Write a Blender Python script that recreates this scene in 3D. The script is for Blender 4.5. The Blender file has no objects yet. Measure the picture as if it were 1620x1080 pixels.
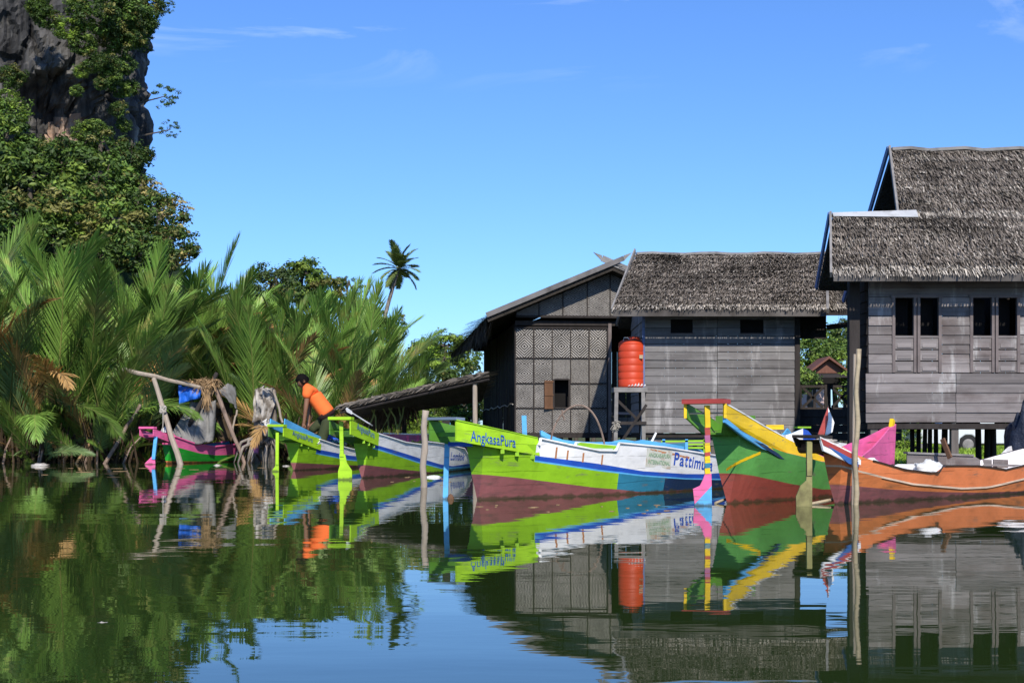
import bpy, math, random
from mathutils import Vector, Matrix, Euler, noise
random.seed(7)
R = math.radians
V = Vector
F, HZ, H = 2200.0, 683.0, 0.78          # focal length in photo pixels, horizon row, eye height
scene = bpy.context.scene
col = scene.collection

def X(px, Y): return (px - 810.0) / F * Y
def Z(py, Y): return H - (py - HZ) / F * Y
def at(px, py, Y): return V((X(px, Y), Y, Z(py, Y)))
def rnd(a, b): return random.uniform(a, b)
def lerp(a, b, t): return a + (b - a) * t
def interp(pts, t):
    if t <= pts[0][0]: return pts[0][1]
    for (a, u), (b, w) in zip(pts, pts[1:]):
        if t <= b: return lerp(u, w, (t - a) / max(1e-9, b - a))
    return pts[-1][1]
def cr(pts, t):                      # smooth (Catmull-Rom like) curve through points
    if t <= pts[0][0]: return pts[0][1]
    if t >= pts[-1][0]: return pts[-1][1]
    for i in range(len(pts) - 1):
        (a, u), (b, w) = pts[i], pts[i + 1]
        if t <= b:
            h = b - a; s = (t - a) / h
            m0 = ((w - u) / h) if i == 0 else (w - pts[i - 1][1]) / (b - pts[i - 1][0])
            m1 = ((w - u) / h) if i + 2 >= len(pts) else (pts[i + 2][1] - u) / (pts[i + 2][0] - a)
            return (2 * s**3 - 3 * s**2 + 1) * u + (s**3 - 2 * s**2 + s) * h * m0 + (3 * s**2 - 2 * s**3) * w + (s**3 - s**2) * h * m1
def pl(pts, t):                      # linear, extrapolating at both ends
    if t <= pts[0][0]:
        (a, u), (b, w) = pts[0], pts[1]; return lerp(u, w, (t - a) / (b - a))
    if t >= pts[-1][0]:
        (a, u), (b, w) = pts[-2], pts[-1]; return lerp(u, w, (t - a) / (b - a))
    return interp(pts, t)

# ------------------------------------------------------------------ materials
def mat(name, color, rough=0.7, spec=0.3, noise_=(3, .15), stretch=(1, 1, 1), island=0, obj=0,
        bump=None, dirt=None, transl=0, coat=0, dirt2=None, metal=0, boat=0):
    m = bpy.data.materials.new(name); m.use_nodes = True
    nt = m.node_tree; N = nt.nodes; L = nt.links
    b = N['Principled BSDF']; out = N['Material Output']
    b.inputs['Roughness'].default_value = rough
    b.inputs['Specular IOR Level'].default_value = spec
    b.inputs['Metallic'].default_value = metal
    b.inputs['Coat Weight'].default_value = coat
    tc = N.new('ShaderNodeTexCoord'); mp = N.new('ShaderNodeMapping')
    mp.inputs['Scale'].default_value = stretch
    L.new(tc.outputs['Object'], mp.inputs['Vector'])
    def nz(scale, detail=6, vec=mp):
        n = N.new('ShaderNodeTexNoise'); n.inputs['Scale'].default_value = scale
        n.inputs['Detail'].default_value = detail; n.inputs['Roughness'].default_value = .6
        L.new(vec.outputs['Vector'], n.inputs['Vector']); return n
    def mr(sock, a, c, lo, hi):
        r = N.new('ShaderNodeMapRange'); r.inputs['From Min'].default_value = a; r.inputs['From Max'].default_value = c
        r.inputs['To Min'].default_value = lo; r.inputs['To Max'].default_value = hi; L.new(sock, r.inputs['Value']); return r.outputs['Result']
    def mul(a, c):
        q = N.new('ShaderNodeMath'); q.operation = 'MULTIPLY'; L.new(a, q.inputs[0]); L.new(c, q.inputs[1]); return q.outputs[0]
    k = mr(nz(noise_[0]).outputs['Fac'], .25, .75, 1 - noise_[1], 1 + noise_[1])
    if island:
        g = N.new('ShaderNodeNewGeometry'); k = mul(k, mr(g.outputs['Random Per Island'], 0, 1, 1 - island, 1 + island))
    if obj:
        g = N.new('ShaderNodeObjectInfo'); k = mul(k, mr(g.outputs['Random'], 0, 1, 1 - obj, 1 + obj))
    base = N.new('ShaderNodeRGB'); base.outputs[0].default_value = (*color, 1)
    src = base.outputs[0]
    for d in (dirt, dirt2):
        if d:
            dc, ds, lo, hi, st = d
            mp2 = N.new('ShaderNodeMapping'); mp2.inputs['Scale'].default_value = st
            mp2.inputs['Location'].default_value = (3.1 * ds, 1.7, .3)
            L.new(tc.outputs['Object'], mp2.inputs['Vector'])
            mx = N.new('ShaderNodeMix'); mx.data_type = 'RGBA'
            L.new(mr(nz(ds, 5, mp2).outputs['Fac'], lo, hi, 0, 1), mx.inputs['Factor'])
            L.new(src, mx.inputs[6]); mx.inputs[7].default_value = (*dc, 1); src = mx.outputs[2]
    if boat:      # plank seams, slimy band where the water laps
        xyz = N.new('ShaderNodeSeparateXYZ'); L.new(tc.outputs['Object'], xyz.inputs[0])
        wob = mr(nz(.9, 3).outputs['Fac'], 0, 1, -.05, .05)
        ad = N.new('ShaderNodeMath'); ad.operation = 'ADD'; L.new(xyz.outputs['Z'], ad.inputs[0]); L.new(wob, ad.inputs[1])
        dv = N.new('ShaderNodeMath'); dv.operation = 'MULTIPLY'; dv.inputs[1].default_value = 6.2; L.new(ad.outputs[0], dv.inputs[0])
        fr = N.new('ShaderNodeMath'); fr.operation = 'FRACT'; L.new(dv.outputs[0], fr.inputs[0])
        seam = mr(fr.outputs[0], .93, .97, 1, .55); br = mr(nz(2.3, 2).outputs['Fac'], .42, .55, 0, 1)
        sm = N.new('ShaderNodeMix'); sm.data_type = 'FLOAT'; L.new(br, sm.inputs[0]); sm.inputs[2].default_value = 1; L.new(seam, sm.inputs[3]); k = mul(k, sm.outputs[0])
        m3 = N.new('ShaderNodeMapping'); m3.inputs['Scale'].default_value = (3, 3, .8); L.new(tc.outputs['Object'], m3.inputs['Vector'])
        w2 = mr(nz(2, 5, m3).outputs['Fac'], .3, .7, .0, .05); sb = N.new('ShaderNodeMath'); sb.operation = 'SUBTRACT'; L.new(xyz.outputs['Z'], sb.inputs[0]); L.new(w2, sb.inputs[1])
        mx = N.new('ShaderNodeMix'); mx.data_type = 'RGBA'; L.new(mr(sb.outputs[0], -.01, .015, .75, 0), mx.inputs['Factor']); L.new(src, mx.inputs[6]); mx.inputs[7].default_value = (.045, .045, .022, 1); src = mx.outputs[2]
    sc = N.new('ShaderNodeVectorMath'); sc.operation = 'SCALE'
    L.new(src, sc.inputs[0]); L.new(k, sc.inputs['Scale']); L.new(sc.outputs[0], b.inputs['Base Color'])
    if bump:
        bn = nz(bump[0], 5); bp = N.new('ShaderNodeBump'); bp.inputs['Strength'].default_value = bump[1]
        bp.inputs['Distance'].default_value = bump[2] if len(bump) > 2 else .02
        L.new(bn.outputs['Fac'], bp.inputs['Height']); L.new(bp.outputs['Normal'], b.inputs['Normal'])
    if transl:
        tr = N.new('ShaderNodeBsdfTranslucent'); L.new(sc.outputs[0], tr.inputs['Color'])
        ms = N.new('ShaderNodeMixShader'); ms.inputs[0].default_value = transl
        L.new(b.outputs[0], ms.inputs[1]); L.new(tr.outputs[0], ms.inputs[2]); L.new(ms.outputs[0], out.inputs['Surface'])
    return m

M = {}
def paint(name, c, chips=(.16, .14, .11), lo=.61, hi=.74, **k):
    M[name] = mat(name + '_paint', c, .48, .35, (1.6, .2), bump=(18, .25, .012), boat=1,
                  dirt=(chips, 5, lo, hi, (.6, .6, 3)), dirt2=(tuple(v * .72 for v in c), 1.7, .45, .8, (1.5, 1.5, 4)), **k)
paint('lime', (.27, .52, .018)); paint('limeboard', (.37, .64, .02)); paint('maroon', (.27, .095, .095), (.09, .06, .05), .5, .8)
paint('white', (.84, .83, .81), (.5, .36, .24), .63, .85); paint('blue', (.02, .09, .48)); paint('skyblue', (.11, .42, .75))
paint('teal', (.03, .19, .3)); paint('navy', (.012, .03, .08)); paint('green', (.06, .3, .04)); paint('dgreen', (.1, .26, .03))
paint('yellow', (.80, .52, .01)); paint('red', (.42, .06, .04)); paint('orange', (.80, .235, .085)); paint('pink', (.80, .16, .36))
paint('magenta', (.42, .12, .25)); paint('redbottom', (.32, .07, .05), (.12, .07, .05), .55, .85); paint('bluepost', (.10, .15, .3))
paint('greyblue', (.16, .21, .27)); paint('hull_pink', (.8, .14, .34)); paint('bgreen', (.02, .32, .03)); paint('orange_low', (.62, .19, .06), (.14, .08, .04), .5, .8)
M['palestripe2'] = mat('weathered_sheet_metal', (.40, .41, .42), .5, .4, (3, .15), dirt=((.2, .19, .18), 3, .5, .7, (1, 1, 1)))
M['wood'] = mat('weathered_board', (.172, .165, .165), .85, .2, (2.5, .26), (.35, 6, 7), island=.2, bump=(9, .5, .012),
                dirt=((.09, .08, .08), 2.4, .5, .78, (.6, 2, 1.1)), dirt2=((.34, .33, .33), 2.0, .56, .74, (2.4, 2, .5)))
M['wood3'] = mat('brown_weathered_board', (.175, .157, .153), .85, .2, (2.5, .28), (.35, 6, 7), island=.26, bump=(9, .5, .012),
                 dirt=((.09, .07, .065), 2.2, .5, .75, (.6, 2, 1.1)), dirt2=((.36, .35, .34), 1.7, .58, .74, (2.4, 2, .5)))
M['trim'] = mat('grey_trim', (.22, .21, .20), .8, .2, (5, .3), (1, 1, 1), bump=(14, .5, .01), dirt=((.1, .09, .085), 3, .5, .8, (1, 1, 1)))
M['frame'] = mat('window_frame_wood', (.15, .125, .12), .8, .2, (5, .25), bump=(20, .4, .01))
M['dark'] = mat('dark_timber_and_shade', (.035, .03, .028), .85, .15, (4, .3), (3, 3, .6), island=.3, bump=(14, .5, .01))  # dark timber; also carries the painted shade of the woven house's side wall
M['dark_in'] = mat('interior_shade_and_hut_dark', (.016, .015, .015), .95, .05)  # near-black for sheets standing in for unlit rooms; also the hut body
M['stilt'] = mat('stilt_timber', (.13, .115, .105), .85, .2, (5, .3), (3, 3, .6), bump=(12, .5, .01))
M['brownwood'] = mat('brown_shutter', (.14, .072, .04), .7, .2, (6, .3), (1, 1, .4), bump=(14, .4, .01))
M['thatch'] = mat('thatch', (.172, .148, .125), .95, .05, (1.3, .34), (1, 1, 1), island=.7, dirt=((.06, .052, .044), 1.15, .45, .68, (1, 1, 1)),
                  dirt2=((.26, .24, .2), 2.4, .6, .76, (1, 1, 1.5)))
M['thatch_pale'] = mat('bleached_thatch', (.30, .27, .23), .95, .05, (1.3, .3), island=.7)
M['fascia'] = mat('stained_fascia', (.115, .105, .098), .85, .15, (2, .4), (1, 1, 1), bump=(14, .5, .01), dirt=((.04, .035, .03), 1.6, .45, .7, (1, 1, .6)))
M['fascia2'] = mat('grey_barge', (.16, .15, .145), .85, .15, (2, .35), bump=(14, .5, .01), dirt=((.06, .055, .05), 2, .5, .75, (1, 1, 1)))
M['thatchdk'] = mat('old_thatch', (.12, .105, .09), .95, .05, (2, .3), island=.6)
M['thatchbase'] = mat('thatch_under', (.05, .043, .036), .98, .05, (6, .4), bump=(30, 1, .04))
M['straw'] = mat('dry_straw', (.36, .24, .13), .9, .1, (5, .3), island=.5, transl=.2)
M['bamboo'] = mat('bamboo_pole', (.38, .31, .2), .55, .3, (3, .25), (1, 1, 4), bump=(18, .2, .01), dirt=((.15, .12, .09), 3, .5, .75, (3, 3, 1)))
M['pole'] = mat('bare_pole', (.25, .18, .14), .8, .2, (4, .3), (3, 3, .6), bump=(16, .5, .01), dirt=((.1, .07, .055), 3, .5, .7, (2, 2, 1)))
M['palepole'] = mat('pale_pole', (.35, .29, .23), .8, .2, (4, .25), (3, 3, .6), bump=(16, .5, .01))
M['tank'] = mat('orange_plastic', (.52, .05, .014), .5, .35, (2, .12), bump=(3, .05, .01), dirt=((.35, .1, .05), 3, .55, .85, (1, 1, .3)))
M['bluecloth'] = mat('blue_plastic_cloth', (.015, .12, .55), .5, .3, (5, .3), bump=(9, .6, .03))
M['greycloth'] = mat('grey_tarp', (.21, .205, .195), .85, .2, (3, .3), bump=(7, .7, .04), dirt=((.1, .09, .08), 2.5, .45, .7, (1, 1, 1)))
M['palecloth'] = mat('pale_sack', (.42, .39, .35), .85, .2, (4, .3), bump=(9, .8, .04), dirt=((.12, .1, .08), 3, .45, .62, (1, 1, 1)))
M['whitecloth'] = mat('white_cloth', (.62, .62, .6), .85, .2, (5, .12), bump=(12, .8, .03), dirt=((.3, .3, .3), 5, .5, .8, (1, 1, 1)))
M['navycloth'] = mat('navy_tarp', (.012, .018, .035), .6, .3, (4, .4), bump=(8, .8, .05))
M['rope'] = mat('rope', (.4, .37, .32), .9, .1)
M['skin'] = mat('skin', (.22, .105, .06), .55, .35, (8, .08))
M['shirt'] = mat('orange_shirt', (.90, .17, .04), .8, .15, (6, .06), bump=(10, .5, .02))
M['olive'] = mat('olive_trousers', (.05, .06, .028), .85, .1, (6, .15), bump=(12, .5, .02))
M['brownbelt'] = mat('dark_brown_cloth', (.035, .02, .018), .85, .1)
M['hair'] = mat('black_hair', (.005, .004, .004), .8, .08, (30, .3), bump=(60, .6, .01))
M['metal'] = mat('steel', (.25, .24, .22), .45, .4, (8, .3), metal=.8)
M['redroof'] = mat('rust_red_sheet', (.15, .065, .045), .7, .2, (3, .3), (8, 1, 1))
M['car'] = mat('white_car_paint', (.62, .65, .66), .25, .5, (1, .04), coat=.5)
M['glass'] = mat('dark_glass', (.02, .03, .035), .08, .6)
M['tyre'] = mat('rubber', (.02, .02, .02), .8, .2)
M['palewall'] = mat('pale_pink_render', (.55, .42, .40), .9, .1, (2, .12))
# foliage
def leaf(name, c, **k):
    M[name] = mat(name, c, .5, .3, (.7, .28), island=.45, obj=.14, transl=.28, **k)
leaf('leaf_dark', (.05, .09, .018)); leaf('leaf_mid', (.095, .165, .028)); leaf('leaf_light', (.19, .27, .045)); leaf('leaf_olive', (.19, .185, .05))
leaf('leaf_flower', (.42, .34, .12)); leaf('leaf_far', (.08, .125, .04))
leaf('grassblade', (.26, .40, .04)); leaf('leaf_cocos', (.17, .23, .07))
M['nipa'] = mat('nipa_leaf', (.155, .265, .048), .42, .35, (.5, .35), island=.42, obj=.4, transl=.3, dirt=((.34, .28, .09), .9, .57, .78, (1, 1, 1)))
M['nipa_blue'] = mat('nipa_leaf_greyish', (.17, .26, .10), .45, .3, (.5, .3), island=.3, obj=.25, transl=.25)
M['nipa_dry'] = mat('nipa_leaf_dry', (.40, .24, .09), .7, .2, (.8, .3), island=.4, obj=.2, transl=.2)
M['nipa_stalk'] = mat('nipa_stalk', (.17, .18, .05), .5, .3, (2, .3), obj=.3)
M['deadstalk'] = mat('dead_stalk', (.06, .042, .026), .85, .1, (3, .4), island=.4, obj=.3)
M['bark'] = mat('bark', (.10, .085, .07), .9, .1, (5, .3), (2, 2, .6), bump=(14, .8, .02))
M['palebark'] = mat('pale_bark', (.25, .22, .19), .9, .1, (5, .35), (2, 2, .5), bump=(14, .8, .03), dirt=((.08, .065, .05), 4, .45, .65, (2, 2, .6)))

# ------------------------------------------------------------------ mesh builder
class MB:
    def __init__(s): s.v = []; s.f = []; s.m = []; s.smooth = False
    def face(s, idx, m=0): s.f.append(tuple(idx)); s.m.append(m)
    def poly(s, pts, m=0):
        n = len(s.v); s.v += [tuple(p) for p in pts]; s.face(range(n, n + len(pts)), m)
    def prism(s, pts, off, m=0):         # polygon swept by off
        n = len(s.v); k = len(pts); off = V(off)
        s.v += [tuple(V(p)) for p in pts] + [tuple(V(p) + off) for p in pts]
        s.face(range(n, n + k), m); s.face(range(n + 2 * k - 1, n + k - 1, -1), m)
        for i in range(k):
            j = (i + 1) % k; s.face((n + j, n + i, n + k + i, n + k + j), m)
        return s
    def box(s, lo, hi, m=0):
        (a, b, c), (d, e, f) = lo, hi
        return s.prism([(a, b, c), (d, b, c), (d, b, f), (a, b, f)], (0, e - b, 0), m)
    def beam(s, p, q, w, h, m=0, up=(0, 0, 1)):      # bar of section w x h
        p = V(p); q = V(q); d = (q - p).normalized(); u = V(up)
        if abs(d.dot(u)) > .95: u = V((0, 1, 0))
        r = d.cross(u).normalized() * w / 2; t = r.cross(d).normalized() * h / 2
        return s.prism([p - r - t, p + r - t, p + r + t, p - r + t], q - p, m)
    def tube(s, pts, rad, n=8, m=0, cap=True):
        pts = [V(p) for p in pts]; k = len(pts); b0 = len(s.v)
        if not isinstance(rad, (list, tuple)): rad = [rad] * k
        ref = V((0, 0, 1))
        for i, p in enumerate(pts):
            d = (pts[min(i + 1, k - 1)] - pts[max(i - 1, 0)]).normalized()
            rr = V((1, 0, 0)) if abs(d.z) > .9 else ref
            a = d.cross(rr).normalized(); c = a.cross(d)
            for j in range(n):
                th = 2 * math.pi * j / n
                s.v.append(tuple(p + (a * math.cos(th) + c * math.sin(th)) * rad[i]))
        for i in range(k - 1):
            for j in range(n):
                a = b0 + i * n + j; c = b0 + i * n + (j + 1) % n
                s.face((a, c, c + n, a + n), m)
        if cap:
            s.face(range(b0 + n - 1, b0 - 1, -1), m); s.face(range(b0 + (k - 1) * n, b0 + k * n), m)
        return s
    def lathe(s, c, prof, n=24, m=0):
        b0 = len(s.v); c = V(c)
        for r, z in prof:
            for j in range(n):
                th = 2 * math.pi * j / n; s.v.append((c.x + r * math.cos(th), c.y + r * math.sin(th), c.z + z))
        for i in range(len(prof) - 1):
            for j in range(n):
                a = b0 + i * n + j; q = b0 + i * n + (j + 1) % n; s.face((a, q, q + n, a + n), m)
        return s
    def build(s, name, mats, parent=None, smooth=None, label=None):
        if not isinstance(mats, (list, tuple)): mats = [mats]
        me = bpy.data.meshes.new(name)
        o = V((0, 0, 0)) if parent is None else world_loc(parent)
        me.from_pydata([tuple(V(v) - o) for v in s.v], [], s.f)
        for q in mats: me.materials.append(M[q] if isinstance(q, str) else q)
        me.polygons.foreach_set('material_index', s.m)
        if smooth or s.smooth: me.polygons.foreach_set('use_smooth', [True] * len(s.f))
        me.update()
        ob = bpy.data.objects.new(name, me); col.objects.link(ob)
        if parent is not None: ob.parent = parent
        if label: ob['label'] = label
        return ob

def world_loc(o):
    p = V(o.location)
    while o.parent is not None: o = o.parent; p = p + V(o.location)
    return p
def thing(name, label, cat, loc=(0, 0, 0), group=None):
    o = bpy.data.objects.new(name, None); col.objects.link(o); o.location = loc
    o.empty_display_size = .2; o['label'] = label; o['category'] = cat
    if group: o['group'] = group
    return o
def tag(o, label, cat, group=None):
    o['label'] = label; o['category'] = cat
    if group: o['group'] = group
    return o
def struct(o, kind='structure', label=None):
    o['kind'] = kind
    if label: o['label'] = label
    return o
def solo(mb, name, mats, label, cat, base, group=None, smooth=None):   # one-mesh thing with its origin at its base
    o = V(base); mb.v = [tuple(V(v) - o) for v in mb.v]
    ob = mb.build(name, mats, None, smooth); ob.location = o
    return tag(ob, label, cat, group)
def text(name, body, origin, xd, yd, width, height, mname, parent, bold=.02, lift=.004):
    cu = bpy.data.curves.new('t', 'FONT'); cu.body = body; cu.offset = bold; cu.resolution_u = 3
    ob = bpy.data.objects.new('t', cu); col.objects.link(ob)
    dg = bpy.context.evaluated_depsgraph_get(); me = bpy.data.meshes.new_from_object(ob.evaluated_get(dg))
    bpy.data.objects.remove(ob)
    xs = [v.co.x for v in me.vertices]; ys = [v.co.y for v in me.vertices]
    sx = width / (max(xs) - min(xs)); sy = height / .72; x0 = min(xs)
    xd = V(xd).normalized(); yd = V(yd).normalized(); nn = xd.cross(yd).normalized() * lift
    o = V(origin) - (world_loc(parent) if parent else V((0, 0, 0)))
    for v in me.vertices: v.co = o + xd * (v.co.x - x0) * sx + yd * v.co.y * sy + nn
    me.materials.clear(); me.materials.append(M[mname])
    q = bpy.data.objects.new(name, me); col.objects.link(q); q.parent = parent
    return q

# ------------------------------------------------------------------ camera, light, sky
cam = bpy.data.cameras.new('camera'); co = bpy.data.objects.new('camera', cam); col.objects.link(co)
co.location = (0, 0, H); co.rotation_euler = (R(90), 0, 0)
cam.sensor_width = 36; cam.lens = F / 1620 * 36; cam.shift_y = (HZ - 540) / 1620; cam.clip_end = 2000; cam.clip_start = .1
scene.camera = co
SUN_EL, SUN_AZ = 40, 171          # azimuth measured from the view direction, clockwise: behind the camera, to the right
sd = bpy.data.lights.new('sun', 'SUN'); so = bpy.data.objects.new('sun', sd); col.objects.link(so)
sd.energy = 4.3; sd.angle = R(.6); sd.color = (1, .93, .82)
dirv = V((math.sin(R(SUN_AZ)) * math.cos(R(SUN_EL)), math.cos(R(SUN_AZ)) * math.cos(R(SUN_EL)), math.sin(R(SUN_EL))))
so.rotation_euler = dirv.to_track_quat('Z', 'Y').to_euler()
w = bpy.data.worlds.new('World'); scene.world = w; w.use_nodes = True
nt = w.node_tree; N = nt.nodes; L = nt.links; bg = N['Background']
sk = N.new('ShaderNodeTexSky'); sk.sky_type = 'NISHITA'; sk.sun_disc = False
sk.sun_elevation = R(SUN_EL); sk.sun_rotation = R(SUN_AZ); sk.air_density = 1.0; sk.dust_density = .25; sk.ozone_density = 3.2
tc = N.new('ShaderNodeTexCoord'); mp = N.new('ShaderNodeMapping'); mp.inputs['Scale'].default_value = (2.2, 2.2, 14)
nz = N.new('ShaderNodeTexNoise'); nz.inputs['Scale'].default_value = 2.3; nz.inputs['Detail'].default_value = 9; nz.inputs['Distortion'].default_value = .8
nz.inputs['Roughness'].default_value = .62
rp = N.new('ShaderNodeMapRange'); rp.inputs['From Min'].default_value = .53; rp.inputs['From Max'].default_value = .8; rp.inputs['To Max'].default_value = .38
sx = N.new('ShaderNodeSeparateXYZ'); hr = N.new('ShaderNodeMapRange')
hr.inputs['From Min'].default_value = .235; hr.inputs['From Max'].default_value = .29; hr.clamp = True
ml = N.new('ShaderNodeMath'); ml.operation = 'MULTIPLY'
L.new(tc.outputs['Generated'], mp.inputs['Vector']); L.new(mp.outputs[0], nz.inputs['Vector']); L.new(nz.outputs['Fac'], rp.inputs['Value'])
L.new(tc.outputs['Generated'], sx.inputs[0]); L.new(sx.outputs['Z'], hr.inputs['Value']); L.new(rp.outputs[0], ml.inputs[0]); L.new(hr.outputs[0], ml.inputs[1])
hs = N.new('ShaderNodeHueSaturation'); hs.inputs['Saturation'].default_value = 1.0
tn = N.new('ShaderNodeMix'); tn.data_type = 'RGBA'; tn.blend_type = 'MULTIPLY'; tn.inputs['Factor'].default_value = 1; tn.inputs[7].default_value = (.52, .77, 1.18, 1)
mx = N.new('ShaderNodeMix'); mx.data_type = 'RGBA'; mx.inputs[7].default_value = (9, 9.6, 10, 1)
L.new(sk.outputs[0], hs.inputs['Color']); L.new(ml.outputs[0], mx.inputs['Factor']); L.new(hs.outputs[0], tn.inputs[6]); L.new(tn.outputs[2], mx.inputs[6]); L.new(mx.outputs[2], bg.inputs['Color'])
bg.inputs['Strength'].default_value = .12
vs = scene.view_settings; vs.view_transform = 'Standard'; vs.look = 'None'; vs.exposure = .36; vs.gamma = 1; scene.render.film_transparent = False
scene.cycles.max_bounces = 8; scene.cycles.transparent_max_bounces = 4; scene.cycles.use_denoising = True

# ------------------------------------------------------------------ ground and water
SHORE = [(-60, 34), (-10.4, 35.2), (-8.9, 37.5), (-8.2, 39.6), (-5.6, 39.6), (-4.9, 35.5), (-2, 35.8), (-.6, 34.5), (.2, 29), (2.3, 25.8), (4.6, 23), (5.2, 21.0), (60, 19)]
def gz(x, y):
    d = y - interp(SHORE, x) + .5 * noise.noise(V((x * .5, y * .5, 0)))
    z = max(-.7, min(.07, d * .12)) if d < .6 else .07
    if y > 36 and x < 0:                 # low bank rising beyond the lean-to
        z += min(.5, (y - 36) * .05) * min(1, -x * .4)
    return z + .02 * noise.noise(V((x * .8, y * .8, 3)))
def ground():
    xs = [-400, -200, -110, -80, -60] + [-50 + i * .8 for i in range(94)] + [26, 30, 40, 60, 110, 200, 400]
    ys = [-60, -20, 4] + [12 + i * .6 for i in range(72)] + [58, 64, 72, 82, 95, 120, 170, 260, 500, 900]
    b = MB(); n = len(xs)
    for y in ys:
        for x in xs: b.v.append((x, y, gz(x, y)))
    for j in range(len(ys) - 1):
        for i in range(n - 1): b.face((j * n + i, j * n + i + 1, (j + 1) * n + i + 1, (j + 1) * n + i))
    m = mat('ground_earth_grass', (.075, .11, .03), .95, .1, (1.5, .4), bump=(9, .8, .05), dirt=((.09, .07, .045), .9, .42, .6, (1, 1, 1)))
    struct(b.build('ground', m, None, True))
ground()
wm = bpy.data.materials.new('still_green_water'); wm.use_nodes = True
N = wm.node_tree.nodes; L = wm.node_tree.links; b = N['Principled BSDF']
b.inputs['Base Color'].default_value = (.018, .034, .008, 1); b.inputs['Roughness'].default_value = .015; b.inputs['IOR'].default_value = 1.333
tc = N.new('ShaderNodeTexCoord')
prev = None
for sc_, st, dist, det in (((1.1, 2.6, 1), .5, .0026, 3), ((.25, .8, 1), .5, .008, 2), ((4, 9, 1), .25, .0005, 2)):
    mp = N.new('ShaderNodeMapping'); mp.inputs['Scale'].default_value = sc_
    nz = N.new('ShaderNodeTexNoise'); nz.inputs['Scale'].default_value = 1; nz.inputs['Detail'].default_value = det
    bp = N.new('ShaderNodeBump'); bp.inputs['Strength'].default_value = st; bp.inputs['Distance'].default_value = dist
    L.new(tc.outputs['Object'], mp.inputs[0]); L.new(mp.outputs[0], nz.inputs['Vector']); L.new(nz.outputs['Fac'], bp.inputs['Height'])
    if prev: L.new(prev.outputs[0], bp.inputs['Normal'])
    prev = bp
L.new(prev.outputs[0], b.inputs['Normal'])
b_ = MB(); b_.poly([(-400, -60, 0), (400, -60, 0), (400, 60, 0), (-400, 60, 0)])
struct(b_.build('water', wm))
# ------------------------------------------------------------------ thatch and board walls
def thatch(name, EL, ER, RR, RL, parent, mname='thatch', th=.10, sp=.055, wd=.02, ln=.16, fringe=.05, seed=1):
    rg = random.Random(seed)
    EL, ER, RR, RL = map(V, (EL, ER, RR, RL))
    n = (ER - EL).cross(RL - EL).normalized()
    if n.z < 0: n = -n
    b = MB()
    b.prism([EL, ER, RR, RL], -n * th, 1)
    sl = ((RL - EL).length + (RR - ER).length) / 2
    rows = int(sl / sp)
    for i in range(rows + 1):
        s = i / rows
        A = EL.lerp(RL, s); B = ER.lerp(RR, s); d = (B - A); wlen = d.length; d.normalize()
        up = ((RL - EL).lerp(RR - ER, .5)).normalized()
        k = int(wlen / wd); sag = rg.uniform(-.012, .012)
        for j in range(k):
            if rg.random() < .06: continue
            u = (j + rg.uniform(-.4, .4)) * wd
            L_ = ln * rg.uniform(.7, 1.25); w_ = wd * rg.uniform(.7, 1.6)
            low = A + d * u - up * (L_ * (.6 if i % 4 == 0 else .5) + (rg.uniform(0, fringe) if i == 0 else sag)) + n * (rg.uniform(.02, .06) + (.018 if i % 4 == 0 else 0) + .03 * max(0, noise.noise(V((u * .9, s * 3, seed)))))
            top = A + d * (u + rg.uniform(-.03, .03)) + up * L_ * .5 + n * rg.uniform(.0, .015)
            if i == rows: top = A + d * u + up * .02 + n * .02
            if i == 0: low = low - V((0, 0, 1)) * rg.uniform(0, .03)
            mid = (low + top) / 2 + n * .01
            q = d * w_ / 2
            b.poly([low - q * .5, low + q * .5, top + q, top - q], 2 if (i < 3 and rg.random() < .75) or (i % 7 == 0 and rg.random() < .35) or rg.random() < .04 else 0)
    return b.build(name, [mname, 'thatchbase', 'thatch_pale' if mname == 'thatch' else mname], parent)

def boards(b, O, ex, x0, x1, z0, z1, rows, openings=(), joints=(), th=.025, tilt=.014, jit=.004, m=0, seed=3, out=None):
    """horizontal boards: O origin, ex unit vector along wall, thickness goes backwards"""
    rg = random.Random(seed); ex = V(ex); ey = V((-ex.y, ex.x, 0)); O = V(O)
    hz = (z1 - z0) / rows
    for r in range(rows):
        a, c = z0 + r * hz, z0 + (r + 1) * hz
        cuts = sorted({a, c} | {v for o in openings for v in (o[2], o[3]) if a + 1e-3 < v < c - 1e-3})
        jn = [j + rg.uniform(-.004, .004) for j in joints]
        for lo, hi in zip(cuts, cuts[1:]):
            zm = (lo + hi) / 2; segs = [(x0, x1)]
            for o in openings:
                if o[2] < zm < o[3]:
                    segs = [q for s in segs for q in ((s[0], min(s[1], o[0])), (max(s[0], o[1]), s[1])) if q[1] - q[0] > .01]
            for j in jn: segs = [q for s in segs for q in (((s[0], j - .004), (j + .004, s[1])) if s[0] < j < s[1] else (s,))]
            for s in segs:
                g = rg.uniform(.003, .009); dy = rg.uniform(-jit, jit); tb = tilt * (c - lo) / hz; tt = tilt * (c - hi) / hz
                gl = rg.uniform(-.009, .009)
                P = lambda x, y, z: O + ex * x + ey * y + V((0, 0, z))
                g = g if lo == a else 0
                n = len(b.v)
                p = [P(s[0], dy - tb, lo + g + gl * .5), P(s[1], dy - tb, lo + g - gl * .5), P(s[1], dy - tt, hi), P(s[0], dy - tt, hi)]
                b.prism(p, ey * th, m)
    return b

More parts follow.
